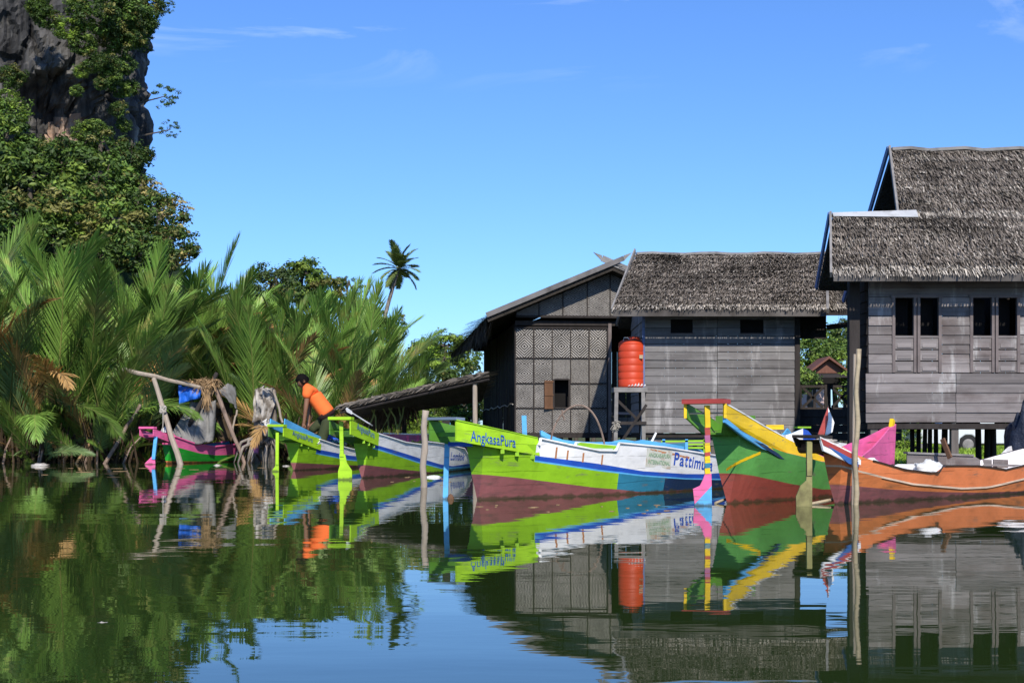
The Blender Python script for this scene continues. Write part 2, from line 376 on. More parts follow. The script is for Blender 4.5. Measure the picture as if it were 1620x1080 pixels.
def wall_v(b, O, ex, x0, x1, z0, z1, wd, m=0, seed=4, th=.02):     # vertical planks
    rg = random.Random(seed); ex = V(ex); ey = V((-ex.y, ex.x, 0)); O = V(O); x = x0
    while x < x1:
        w_ = wd * rg.uniform(.7, 1.3); e = min(x + w_, x1); dy = rg.uniform(-.012, .012)
        P = lambda a, z: O + ex * a + ey * dy + V((0, 0, z))
        b.prism([P(x + .004, z0 + rg.uniform(-.03, .03)), P(e - .004, z0 + rg.uniform(-.03, .03)), P(e - .004, z1), P(x + .004, z1)], ey * th, m)
        x = e

# ================================================================== house 2 (middle, plank wall)
def house2():
    Y = 26.8; h = thing('plank_house', 'grey plank house with thatched roof and two small vents, between tank and big house', 'house', (X(1138, Y), Y + 1.5, .07))
    x0, x1, z0, z1 = X(1020, Y), X(1257, Y), Z(685, Y), Z(493, Y)
    vents = [(X(1061, Y), X(1096, Y), Z(527, Y), Z(505, Y)), (X(1171, Y), X(1208, Y), Z(527, Y), Z(506, Y))]
    b = MB(); boards(b, (0, Y, 0), (1, 0, 0), x0, x1, z0, z1, 15, vents, (X(1135, Y),))
    b.build('wall', 'wood', h, label='front wall of grey horizontal boards')
    b = MB(); boards(b, (x0, Y + .03, 0), (0, -1, 0), -3, 0, z0, z1, 15); b.build('wall', 'wood', h)
    b = MB(); wall_v(b, (x1, Y + .03, 0), (0, 1, 0), 0, 3, z0, z1, .2); b.build('wall', 'dark', h)
    b = MB(); wall_v(b, (0, Y + 3, 0), (1, 0, 0), x0, x1, z0, z1 + .3, .2); b.build('wall', 'dark', h)
    b = MB(); b.box((x0, Y + .03, z0 - .08), (x1, Y + 3, z0 - .01)); b.build('floor', 'dark', h)
    for v in vents:
        b = MB()
        b.box((v[0] - .02, Y - .022, v[2] - .025), (v[1] + .02, Y - .004, v[2]))
        f = b.build('vent', 'frame', h)
        b = MB(); b.box((v[0], Y + .05, v[2]), (v[1], Y + .06, v[3])); b.build('panel', 'dark_in', f)  # near-black sheet standing in for the shade inside the vent
    # posts
    b = MB(); b.box((x0 - .05, Y - .03, .0), (x0 + .0, Y + .03, z1)); b.build('corner_post', 'bluepost', h, label='blue painted corner post')
    b = MB(); b.box((x1 + .003, Y - .04, .0), (x1 + .1, Y + .06, z1)); b.build('corner_post', 'dark', h)
    for px in (1031, 1075, 1130, 1200, 1248):
        for dy in (.15, 1.5, 2.8):
            b = MB(); b.tube([(X(px, Y), Y + dy, -.1), (X(px, Y) + rnd(-.01, .01), Y + dy, z0 - .08)], .05, 8); b.build('stilt', 'stilt', h)
    b = MB(); boards(b, (0, Y + .1, 0), (1, 0, 0), x0 + .1, x1, Z(705, Y), Z(691, Y), 1); b.build('lower_rail', 'wood', h)
    b = MB(); b.tube([(x0 - .07, Y - .03, .2), (x0 - .09, Y - .02, .55), (x0 - .065, Y - .03, .8), (x0 - .06, Y - .03, 1.5)], .013, 6); b.build('drain_pipe', 'white', h)
    # roof
    Ye = 26.25; Yr = 28.2; ze = Z(488, Ye); zr = Z(403, Yr)
    EL, ER = V((X(970, Ye), Ye, ze)), V((X(1306, Ye), Ye, ze)); RL, RR = V((X(1007, Yr), Yr, zr)), V((X(1304, Yr) + .02, Yr, zr))
    thatch('roof', EL, ER, RR, RL, h, seed=5)
    BL, BR = V((X(978, 30.1), 2 * Yr - Ye, ze)), V((ER.x, 2 * Yr - Ye, ze))
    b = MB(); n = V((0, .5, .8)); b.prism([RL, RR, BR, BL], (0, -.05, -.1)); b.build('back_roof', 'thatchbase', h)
    b = MB(); b.beam(EL + V((-.0, -.06, -.09)), ER + V((0, -.06, -.09)), .03, .125); b.build('fascia', 'fascia', h)
    b = MB(); b.beam(EL + V((-.03, -.05, -.05)), RL + V((-.03, .0, .08)), .03, .10); b.beam(RL + V((-.03, .0, .08)), BL + V((-.03, 0, 0)), .03, .1)
    b.build('barge_board', 'trim', h)
    b = MB(); b.beam(ER + V((.03, -.05, -.05)), RR + V((.03, .0, .06)), .05, .10); b.build('barge_board', 'trim', h)
    b = MB(); pts = [RL.lerp(RR, i / 12) + V((0, 0, .02 + .014 * math.sin(i * 1.7))) for i in range(13)]
    for p, q in zip(pts, pts[1:]): b.beam(p, q, .16, .05)
    b.build('ridge_cap', 'trim', h)
    b = MB(); b.prism([(x0, Y + .05, z1), (x0, Y + 3, z1), (x0, Yr, zr - .2)], (.03, 0, 0)); b.build('gable', 'wood', h)
    b = MB(); b.prism([(x1 - .04, Y + .05, z1), (x1 - .04, Y + 3, z1), (x1 - .04, Yr, zr - .2)], (.03, 0, 0)); b.build('gable', 'dark', h)
house2()

# ================================================================== house 3 (big, right)
def house3():
    Y = 21.4; h = thing('stilt_house', 'large stilt house with tall thatched roof and paired shuttered windows, at the right', 'house', (X(1480, Y) + .6, Y + 1.5, .07))
    x0, x1, z0, z1 = X(1374, Y), 9.1, Z(668, Y), Z(436, Y) + .25
    zs = Z(590, Y)
    wins = []
    for a, c in ((1411, 1489), (1534, 1613), (1656, 1734)): wins.append((X(a, Y), X(c, Y), Z(589, Y), Z(471, Y)))
    b = MB()
    boards(b, (0, Y, 0), (1, 0, 0), x0, x1, zs, z1, 12, wins, (), seed=8)
    boards(b, (0, Y - .035, 0), (1, 0, 0), x0 - .05, x1, z0, zs - .008, 5, (), (X(1511, Y), X(1700, Y)), seed=9)
    b.build('wall', 'wood3', h, label='front wall of weathered boards, lower rows standing proud')
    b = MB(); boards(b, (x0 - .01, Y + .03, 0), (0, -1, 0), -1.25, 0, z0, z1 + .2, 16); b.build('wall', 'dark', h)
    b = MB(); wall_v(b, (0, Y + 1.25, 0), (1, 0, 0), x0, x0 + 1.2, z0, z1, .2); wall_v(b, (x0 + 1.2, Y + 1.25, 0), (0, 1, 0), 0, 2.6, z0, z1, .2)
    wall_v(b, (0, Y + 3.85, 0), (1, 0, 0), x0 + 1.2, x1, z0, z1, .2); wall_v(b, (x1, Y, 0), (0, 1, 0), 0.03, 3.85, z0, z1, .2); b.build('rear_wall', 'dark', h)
    b = MB(); b.box((x0, Y + .03, z0 - .1), (x1, Y + 1.25, z0 - .02)); b.box((x0 + 1.2, Y + 1.25, z0 - .1), (x1, Y + 3.85, z0 - .02)); b.build('floor', 'dark', h)
    b = MB(); b.box((x0 - .02, Y - .02, z0 - .1), (x1, Y + .05, z0 - .015)); b.build('floor_beam', 'dark', h)
    for wx0, wx1, wz0, wz1 in wins:
        b = MB(); fw = .045; yo = Y - .028; yi = Y + .04; xm = (wx0 + wx1) / 2
        b.box((wx0, yo, wz0), (wx0 + fw, yi, wz1)); b.box((wx1 - fw, yo, wz0), (wx1, yi, wz1))
        b.box((xm - .05, yo, wz0), (xm - .008, yi, wz1)); b.box((xm + .008, yo, wz0), (xm + .05, yi, wz1))
        b.box((wx0 - .02, yo - .004, wz1), (wx1 + .02, yi, wz1 + .045)); 
        f = b.build('window', 'frame', h)
        zm = Z(531, Y)
        for a, c in ((wx0 + fw, xm - .05), (xm + .05, wx1 - fw)):
            s = MB(); s.box((a, yo + .006, zm - .035), (c, yi - .01, zm))
            k = 3; hh = (zm - .035 - wz0) / k
            for i in range(k):
                lo = wz0 + i * hh; s.box((a + .004, yo + .016, lo + .008), (c - .004, yi - .012, lo + hh - .01))
                s.prism([(a + .035, yo + .004, lo + .03), (c - .035, yo + .004, lo + .03), (c - .035, yo + .014, lo + hh * .55), (a + .035, yo + .014, lo + hh * .55)], (0, .008, 0))
            s.build('shutter', 'wood3', f)
            s = MB(); s.box((a, Y + .3, zm), (c, Y + .31, wz1)); s.build('opening_shade_sheet', 'dark_in', f)  # black sheet painted as the unlit room behind the window
    # stilts
    for px, m_ in ((1383, 'stilt'), (1511, 'stilt'), (1640, 'stilt')):
        b = MB(); x = X(px, Y); b.box((x - .055, Y - .0, -.2), (x + .055, Y + .11, z0 - .1)); b.build('stilt', m_, h)
    for px in (1444, 1453, 1462, 1471, 1481, 1493, 1549, 1561, 1572, 1655, 1700):
        b = MB(); y = Y + 3.4; x = X(px, y); r = .04 if px < 1490 else .055
        b.tube([(x, y, -.1), (x + rnd(-.02, .02), y, z0 - .1)], [r * 1.1, r], 8); b.build('stilt', 'dark', h)
    # roof
    Ye = 20.9; ze = Z(431, Ye); r1, r2 = .99, 2.29
    xe = 9.35
    xl = X(1317, Ye)
    P = lambda x, r: V((x, Ye + r, ze + r))
    xr1 = X(1317, Ye + r1); xm1 = X(1424, Ye + r1); xm2 = X(1410, Ye + r2)
    thatch('roof', P(xl, 0), P(xe, 0), P(xe, r1), P(xr1, r1), h, seed=11, fringe=.06)
    thatch('roof', P(xm1, r1), P(xe, r1), P(xe, r2), P(xm2, r2), h, seed=12, fringe=0)
    zb = ze + r1
    b = MB(); b.prism([P(xr1, r1), P(xm1 + .3, r1), V((xm1 + .3, Ye + 2 * r1, ze)), V((xr1, Ye + 2 * r1, ze))], (0, -.06, -.08))
    b.prism([P(xm2, r2), P(xe, r2), V((xe, Ye + 2 * r2, ze)), V((xm1, Ye + 2 * r2, ze))], (0, -.06, -.08))
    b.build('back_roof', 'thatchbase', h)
    b = MB(); b.beam(P(xl, 0) + V((0, -.06, -.08)), P(xe, 0) + V((0, -.06, -.08)), .03, .12); b.build('fascia', 'fascia', h)
    for (p, q) in ((P(xl - .03, -.04), P(xr1 - .03, r1)), (P(xm1 - .03, r1), P(xm2 - .03, r2))):
        b = MB(); b.beam(p, q + V((0, 0, .05)), .035, .1); b.build('barge_board', 'trim', h)
    for (p, q) in ((P(xr1 - .04, r1) + V((0, .03, .05)), V((xr1 - .04, Ye + 2 * r1, ze - .03))), (P(xm2 - .04, r2) + V((0, .03, .05)), V((xm1 - .04, Ye + 2 * r2, ze)))):
        b = MB(); b.beam(p, q, .035, .1); b.build('barge_board', 'bluepost', h, label='rear barge board with blue shade put in its colour')  # post blue reused: the bluish shade is put into the board colour
    b = MB(); p, q = P(xr1, r1), P(X(1450, Ye + r1), r1)
    b.prism([p + V((0, -.07, .0)), q + V((0, -.11, -.02)), q + V((0, 0, .1)), p + V((0, 0, .06))], (0, .01, .01))
    b.prism([p + V((0, .01, .06)), q + V((0, .01, .1)), q + V((0, .12, 0)), p + V((0, .09, 0))], (0, .01, .01))
    b.build('ridge_cap', 'palestripe2', h, label='pale metal sheet along the low ridge')
    b = MB(); pts = [P(lerp(xm2, xe, i / 10), r2) + V((0, 0, .02 + .02 * math.sin(i * 2.1))) for i in range(11)]
    for p, q in zip(pts, pts[1:]): b.beam(p, q, .16, .05)
    b.build('ridge_cap', 'trim', h)
    zt = z1
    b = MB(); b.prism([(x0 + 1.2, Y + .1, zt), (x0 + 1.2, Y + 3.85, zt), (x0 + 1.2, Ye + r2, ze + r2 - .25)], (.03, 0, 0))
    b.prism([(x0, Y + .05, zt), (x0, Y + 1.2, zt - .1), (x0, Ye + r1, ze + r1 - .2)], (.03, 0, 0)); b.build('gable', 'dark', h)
    b = MB(); b.box((x0 - .28, Y + .05, -.1), (x0 - .12, Y + .2, ze + .3)); b.build('porch_post', 'dark', h)
house3()

# ================================================================== covered walkway between houses
def walkway():
    Y = 27.2; h = thing('covered_walkway', 'dark covered walkway with crossed railing linking the two plank houses', 'walkway', (X(1310, Y), Y + .5, .07))
    xa, xb = X(1262, Y), X(1378, Y)
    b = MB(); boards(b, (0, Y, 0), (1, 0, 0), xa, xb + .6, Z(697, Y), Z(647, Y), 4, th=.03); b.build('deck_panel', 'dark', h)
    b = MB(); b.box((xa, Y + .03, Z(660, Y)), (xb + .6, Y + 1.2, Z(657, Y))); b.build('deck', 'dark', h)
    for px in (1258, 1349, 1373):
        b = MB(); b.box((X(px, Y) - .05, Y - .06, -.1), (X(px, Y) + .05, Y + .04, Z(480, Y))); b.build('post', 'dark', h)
    for a, c in ((1270, 1302), (1316, 1347)):
        yb = Y + 1.15; b = MB()
        b.beam(at(a, 613, yb), at(c, 644, yb), .03, .05); b.beam(at(a, 644, yb), at(c, 613, yb), .03, .05)
        b.beam(at(a - 4, 611, yb), at(c + 4, 611, yb), .04, .05); b.beam(at(a - 4, 646, yb), at(c + 4, 646, yb), .04, .05)
        for q in (a - 4, c + 4): b.beam(at(q, 608, yb), at(q, 700, yb), .05, .05)
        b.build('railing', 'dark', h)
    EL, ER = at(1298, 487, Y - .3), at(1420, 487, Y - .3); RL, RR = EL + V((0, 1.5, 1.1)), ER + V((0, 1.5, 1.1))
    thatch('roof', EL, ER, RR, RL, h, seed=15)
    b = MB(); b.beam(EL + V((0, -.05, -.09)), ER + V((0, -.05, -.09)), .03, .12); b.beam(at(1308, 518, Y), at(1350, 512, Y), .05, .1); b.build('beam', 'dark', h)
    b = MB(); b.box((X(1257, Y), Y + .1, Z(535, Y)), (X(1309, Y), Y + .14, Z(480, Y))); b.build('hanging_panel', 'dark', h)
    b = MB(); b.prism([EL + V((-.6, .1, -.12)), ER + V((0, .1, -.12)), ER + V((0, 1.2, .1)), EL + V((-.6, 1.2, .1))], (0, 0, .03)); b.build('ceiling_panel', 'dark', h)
walkway()

# ================================================================== house 1 (woven bamboo walls)
def weave_mat():
    m = bpy.data.materials.new('woven_bamboo'); m.use_nodes = True; nt = m.node_tree; N = nt.nodes; L = nt.links; b = N['Principled BSDF']
    b.inputs['Roughness'].default_value = .85; b.inputs['Specular IOR Level'].default_value = .2
    uv = N.new('ShaderNodeTexCoord'); sp = N.new('ShaderNodeSeparateXYZ'); L.new(uv.outputs['UV'], sp.inputs[0])
    def mt(op, a, c=None):
        q = N.new('ShaderNodeMath'); q.operation = op
        for i, v in enumerate((a, c)):
            if v is None: continue
            if isinstance(v, (int, float)): q.inputs[i].default_value = v
            else: L.new(v, q.inputs[i])
        return q.outputs[0]
    def tri(s, k, off=0): return mt('ABSOLUTE', mt('SUBTRACT', mt('FRACT', mt('MULTIPLY', s, k)), .5))
    u = tri(sp.outputs[0], 1.0); v = tri(sp.outputs[1], 1.3)
    d = mt('ADD', mt('MULTIPLY', u, 6.4), mt('MULTIPLY', v, 8.6))
    band = mt('GREATER_THAN', mt('FRACT', d), .52)
    at_ = N.new('ShaderNodeAttribute'); at_.attribute_name = 'fade'
    nz = N.new('ShaderNodeTexNoise'); nz.inputs['Scale'].default_value = 3; nz.inputs['Detail'].default_value = 6; L.new(uv.outputs['Object'], nz.inputs['Vector'])
    wv = N.new('ShaderNodeTexChecker'); wv.inputs['Scale'].default_value = 46; L.new(uv.outputs['Object'], wv.inputs['Vector'])
    nz2 = N.new('ShaderNodeTexNoise'); nz2.inputs['Scale'].default_value = 34; L.new(uv.outputs['Object'], nz2.inputs['Vector'])
    amt = mt('MULTIPLY', at_.outputs['Fac'], mt('MULTIPLY', mt('SUBTRACT', band, .5), mt('MULTIPLY', nz.outputs['Fac'], 1.7)))
    k = mt('ADD', mt('ADD', .78, mt('MULTIPLY', amt, 1.55)), mt('ADD', mt('MULTIPLY', mt('SUBTRACT', nz2.outputs['Fac'], .5), 1.1), mt('MULTIPLY', mt('SUBTRACT', nz.outputs['Fac'], .5), .9)))
    k = mt('MAXIMUM', mt('ADD', k, mt('MULTIPLY', mt('SUBTRACT', wv.outputs['Fac'], .5), .12)), .1)
    sc = N.new('ShaderNodeVectorMath'); sc.operation = 'SCALE'; sc.inputs[0].default_value = (.205, .192, .178); L.new(k, sc.inputs['Scale'])
    L.new(sc.outputs[0], b.inputs['Base Color'])
    bp = N.new('ShaderNodeBump'); bp.inputs['Strength'].default_value = .5; bp.inputs['Distance'].default_value = .01
    L.new(k, bp.inputs['Height']); L.new(bp.outputs[0], b.inputs['Normal'])
    return m
M['weave'] = weave_mat()
def house1():
    th = R(5.5); ex = V((math.cos(th), math.sin(th), 0)); ey = V((-math.sin(th), math.cos(th), 0)); Y = 30.0
    O = V((X(815, Y), Y, 0)); h = thing('woven_house', 'thatched house with diamond-woven bamboo walls and open gable porch', 'house', (O.x + 1.5, Y + 3, .07))
    P = lambda a, d, z: O + ex * a + ey * d + V((0, 0, z))
    z0, z1 = Z(686, Y), Z(518, Y)
    wd = 2.01; cw = wd / 5; hz = (z1 - z0) / 4
    # wall rows from the top: heights in the photo 517-566, 568-608, 608-644, 644-690
    zr = [z1, Z(566, Y), Z(606, Y), Z(645, Y), z0]
    def panel(quad, fade, uvs, bm, uvl, fl):
        n = len(bm.v); bm.v += [tuple(q) for q in quad]; bm.face(range(n, n + len(quad))); uvl.append(uvs); fl.append(fade)
    def finish(bm, uvl, fl, name, parent):
        o = bm.build(name, 'weave', parent); me = o.data; ul = me.uv_layers.new(name='UVMap'); at_ = me.attributes.new('fade', 'FLOAT', 'FACE')
        for p, uv, f in zip(me.polygons, uvl, fl):
            at_.data[p.index].value = f
            for li, q in zip(p.loop_indices, uv): ul.data[li].uv = q
        mod = o.modifiers.new('s', 'SOLIDIFY'); mod.thickness = .015; mod.offset = -1
        return o
    bm, uvl, fl = MB(), [], []
    U = [(0, 0), (1, 0), (1, 1), (0, 1)]
    for c in range(5):
        for r in range(4):
            a, e = c * cw, (c + 1) * cw; hi, lo = zr[r], zr[r + 1]; f = (1.25, .8, .42, .45)[r]
            if c == 2 and r in (1, 2):
                if r == 1: panel([P(a, 0, lo + .09), P(e, 0, lo + .09), P(e, 0, hi), P(a, 0, hi)], .0, U, bm, uvl, fl)
                continue
            if r == 1 and c > 2: f = .25
            v0 = .5 if r in (0,) else 0
            UU = [(0, 0), (1, 0), (1, 1.0), (0, 1.0)] if c != 4 else [(.5, .5), (1.5, .5), (1.5, 1.5), (.5, 1.5)]
            panel([P(a, 0, lo), P(e, 0, lo), P(e, 0, hi), P(a, 0, hi)], f, UU, bm, uvl, fl)
    finish(bm, uvl, fl, 'woven_wall', h)
    b = MB()
    for c in range(6):
        x = c * cw
        if c in (2, 3): b.beam(P(x, -.012, z0), P(x, -.012, zr[3]), .03, .02, up=ex); b.beam(P(x, -.012, zr[2]), P(x, -.012, z1), .03, .02, up=ex)
        else: b.beam(P(x, -.012, z0), P(x, -.012, z1), .03 if 0 < c < 5 else .06, .03, up=ex)
    for i, zz in enumerate(zr): 
        if i == 2: b.beam(P(0, -.014, zz), P(2 * cw, -.014, zz), .02, .025); b.beam(P(3 * cw, -.014, zz), P(wd, -.014, zz), .02, .025)
        else: b.beam(P(0, -.014, zz), P(wd, -.014, zz), .02, .025 if 0 < i < 4 else .05)
    b.build('batten', 'dark', h)
    # window
    wz0, wz1 = zr[3], zr[2] + .09
    b = MB(); xw0, xw1 = 2 * cw + .05, 3 * cw - .05
    b.beam(P(xw0 - .02, -.02, wz0), P(xw0 - .02, -.02, wz1), .03, .04, up=ex); b.beam(P(xw1 + .02, -.02, wz0), P(xw1 + .02, -.02, wz1), .03, .04, up=ex)
    b.beam(P(xw0, -.02, wz1), P(xw1, -.02, wz1), .03, .03); b.beam(P(xw0, -.02, wz0), P(xw1, -.02, wz0), .03, .03)
    f = b.build('window', 'dark', h)
    b = MB(); sh = .2
    d_ = (-ex * .98 - ey * .25).normalized(); q = P(xw0 - .03, -.03, wz0 - .02); up = V((0, 0, wz1 - wz0 - .01)); nrm = V((d_.y, -d_.x, 0)) * .02
    b.prism([q, q + d_ * sh, q + d_ * sh + up, q + up], nrm)
    for t in (.0, .46, .93): b.prism([q + up * t - nrm * .6, q + d_ * sh + up * t - nrm * .6, q + d_ * sh + up * (t + .06) - nrm * .6, q + up * (t + .06) - nrm * .6], nrm * .5)
    b.build('shutter', 'brownwood', f)
    b = MB(); b.prism([P(xw0 - .05, .3, wz0), P(xw1 + .05, .3, wz0), P(xw1 + .05, .3, wz1), P(xw0 - .05, .3, wz1)], ey * .02); b.build('opening_shade_sheet', 'dark_in', f)  # sheet with the room's shade as its colour, set behind the window
    # left wall, vertical planks, two tiers; its shade is put into the dark colour
    b = MB(); D = 9.0
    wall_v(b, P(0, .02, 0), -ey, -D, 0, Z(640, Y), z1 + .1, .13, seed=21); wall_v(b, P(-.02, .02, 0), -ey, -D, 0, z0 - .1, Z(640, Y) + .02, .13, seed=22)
    b.build('side_wall', 'dark', h, label='side wall of vertical planks with shade put in its colour')
    b = MB(); pts = [P(-.05, D * i / 14, Z(640, Y) + .03 * math.sin(i * 2.3) + .01) for i in range(15)]; b.tube(pts, .012, 5); b.build('wall_cord', 'rope', h)
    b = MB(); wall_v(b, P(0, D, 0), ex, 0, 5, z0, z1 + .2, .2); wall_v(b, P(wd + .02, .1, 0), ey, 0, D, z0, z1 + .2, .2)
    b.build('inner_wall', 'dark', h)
    b = MB(); b.prism([P(-.3, D - .1, z1), P(4.7, D - .1, z1), P(4.7, D - .1, z1 + .5), P(2.2, D - .1, 4.2), P(-.3, D - .1, z1 + .25)], ey * .03); b.build('rear_gable', 'dark', h)
    b = MB(); b.prism([P(0, .02, z0 - .08), P(4.6, .02, z0 - .08), P(4.6, D, z0 - .08), P(0, D, z0 - .08)], (0, 0, .06)); b.build('floor', 'dark', h)
    b = MB(); b.beam(P(0, .0, z0 - .05), P(wd + .1, .0, z0 - .05), .05, .07); b.beam(P(0, .02, z1 + .1), P(4.6, .02, z1 + .1), .08, .1); b.build('beam', 'dark', h)
    for a in (0, 1, 2.03, 3.4):
        for d in (.08, 3, 6, 8.9):
            b = MB(); b.tube([P(a, d, -.15), P(a, d, z0 - .08)], .055, 8); b.build('stilt', 'dark', h)
    b = MB(); b.beam(P(wd + .05, -.01, 0), P(wd + .05, -.01, z1 + .1), .07, .07, up=ex); b.build('post', 'frame', h)
    # lower panels right of post
    bm, uvl, fl = MB(), [], []
    for a in (2.1, 2.5, 2.9):
        panel([P(a, .15, Z(692, Y)), P(a + .38, .15, Z(692, Y)), P(a + .38, .15, Z(660, Y)), P(a, .15, Z(660, Y))], .1, U, bm, uvl, fl)
    finish(bm, uvl, fl, 'low_panel', h)
    # gable
    ax = (962 - 815) / F * Y + .03; az = Z(421, Y - .2); fo = -.55
    ex_l = -(815 - 769) / F * Y - .04; ez = Z(503, Y - .5)
    gz0 = Z(501, Y)
    slope = (az - ez) / (ax - ex_l)
    zroof = lambda a: az - abs(a - ax) * slope - .13
    bm, uvl, fl = MB(), [], []
    edges = [0.02, .5, 1.02, 1.55, 2.05, 2.55, 3.05, 3.6, 4.2]
    for a, e in zip(edges, edges[1:]):
        pts = [(a, gz0), (e, gz0), (e, max(gz0 + .01, zroof(e)))]
        if a < ax < e: pts.append((ax, zroof(ax)))
        pts.append((a, max(gz0 + .01, zroof(a))))
        panel([P(x, -.12, z) for x, z in pts], .45, [(x * 2.2, z * 2) for x, z in pts], bm, uvl, fl)
    finish(bm, uvl, fl, 'woven_gable', h)
    b = MB()
    for a in edges[1:-1]: b.beam(P(a, -.14, gz0), P(a, -.14, zroof(a)), .03, .02, up=ex)
    b.beam(P(0, -.14, gz0 - .0), P(4.2, -.14, gz0 - .0), .03, .05); b.build('batten', 'dark', h)
    # roof planes
    RL, RB = P(ax, fo, az), P(ax, D + .3, az - .0)
    EL, EB = P(ex_l, fo, ez), P(ex_l - .25, D + .3, ez - .25)
    aR = 2 * ax - ex_l; ER, ERB = P(aR, fo, ez), P(aR, D + .3, ez)
    thatch('roof', EB, EL, RL, RB, h, 'thatchdk', th=.1, sp=.11, wd=.05, ln=.3, fringe=.28, seed=31)
    thatch('roof', ER, ERB, RB, RL, h, 'thatchdk', th=.1, sp=.14, wd=.06, ln=.3, fringe=.15, seed=32)
    # drooping lower skirt of thatch along the left eave
    b = MB(); rg = random.Random(33)
    for i in range(520):
        t = rg.random(); p = EL.lerp(EB, t) + V((rg.uniform(-.02, .16), 0, -rg.uniform(0, .12))); ln = rg.uniform(.2, .48); q = ey * rg.uniform(.02, .05)
        e = p + V((rg.uniform(-.14, .02), rg.uniform(-.06, .06), -ln)); b.poly([p - q, p + q, e + q * .5, e - q * .5])
    b.build('eave_fringe', 'thatchdk', h)
    b = MB(); up = V((0, 0, .05))
    tip = RL + (RL - EL).normalized() * .25; b.beam(EL + up + ey * -.05, tip + up + ey * -.05, .03, .105)
    b.build('barge_board', 'fascia2', h)
    b = MB(); tip2 = RL + (RL - ER).normalized() * .25; b.beam(ER + up + ey * -.01, tip2 + up + ey * -.01, .03, .13); b.build('barge_board', 'trim', h)
    for t, s in ((tip, -1), (tip2, 1)):
        d = (RL - (EL if s < 0 else ER)).normalized(); q = t + up + ey * (-.05 if s < 0 else -.01)
        b = MB(); b.prism([q - V((0, 0, .06)), q + V((0, 0, .06)), q + d * .2 + V((0, 0, .05))], ey * .03); b.build('finial', 'trim', h)
    # cluttered table right of the post
    b = MB(); b.prism([P(2.12, .25, Z(655, Y)), P(2.9, .25, Z(655, Y)), P(2.9, .8, Z(655, Y)), P(2.12, .8, Z(655, Y))], (0, 0, .05)); b.build('porch_shelf', 'palewall', h)
house1()

# ================================================================== water tank and its stand
def tank():
    Y = 26.9; c = V((X(999, Y), Y, Z(613, Y)))
    r = .255; hh = Z(538, Y) - Z(613, Y)
    prof = [(0, 0), (r * .97, 0), (r, .03)]
    for i in range(6):
        z = .04 + i * (hh - .12) / 6; dz = (hh - .12) / 6
        prof += [(r, z + .01), (r, z + dz * .8), (r * .965, z + dz * .9), (r, z + dz)]
    prof += [(r * .96, hh - .05), (r * .7, hh), (0, hh + .01)]
    s = V((c.x, c.y, 0)); t = thing('water_tank', 'ribbed orange plastic water tank on a timber stand', 'water tank', c)
    b = MB(); b.lathe(c, prof, 32); b.build('body', 'tank', t, True)
    b = MB(); b.lathe(c + V((.05, 0, hh - .005)), [(0, .07), (.1, .07), (.11, .05), (.11, -.01)], 20); b.build('lid', 'tank', t, True)
    b = MB(); b.tube([c + V((-.17, -.1, hh - .03)), c + V((-.15, -.12, hh + .04)), c + V((-.08, -.12, hh + .04)), c + V((-.05, -.1, hh))], .01, 6); b.build('handle', 'white', t)
    b = MB(); b.box((c.x + .13, c.y - r * .93, c.z + .55), (c.x + .2, c.y - r * .8, c.z + .62)); b.build('valve', 'bamboo', t)
    st = thing('tank_stand', 'grey timber stand with diagonal braces under the orange tank', 'stand', (c.x, c.y, .05))
    zt = c.z - .003
    b = MB(); b.box((c.x - .36, c.y - .3, zt - .09), (c.x + .28, c.y + .3, zt)); b.build('platform', 'trim', st)
    for dx in (-.31, .2):
        for dy in (-.26, .26):
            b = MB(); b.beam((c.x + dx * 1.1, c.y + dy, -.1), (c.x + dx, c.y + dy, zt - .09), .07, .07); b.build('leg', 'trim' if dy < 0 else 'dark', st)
    b = MB(); b.beam((c.x - .42, c.y - .31, .3), (c.x + .26, c.y - .31, 1.3), .04, .05); b.beam((c.x - .3, c.y - .2, 1.4), (c.x + .22, c.y - .2, .9), .04, .05)
    b.beam((c.x - .4, c.y - .3, .95), (c.x + .26, c.y - .3, .95), .05, .06); b.build('brace', 'dark', st)
    b = MB()
    rg = random.Random(5)
    for i in range(40):
        p = V((c.x - .33 + rg.gauss(0, .02), c.y - .33, .92 + rg.gauss(0, .03))); q = p + V((rg.uniform(-.08, .08), rg.uniform(-.04, .02), rg.uniform(-.1, .04))); b.tube([p, (p + q) / 2 + V((0, -.02, .01)), q], .007, 4)
    solo(b, 'rope_bundle', 'rope', 'bundle of pale rope tied to the tank stand', 'rope', (c.x - .33, c.y - .33, .85))
    b = MB(); 
    for i in range(6): b.prism([V((c.x - .1 + i * .06, c.y - .29, c.z + .02)), V((c.x - .05 + i * .06, c.y - .3, c.z + .03)), V((c.x - .06 + i * .06, c.y - .29, c.z + .09 - abs(i - 3) * .015))], (0, .02, 0))
    solo(b, 'white_rag', 'whitecloth', 'crumpled white rag at the foot of the orange tank', 'rag', (c.x, c.y - .29, c.z + .003))
tank()

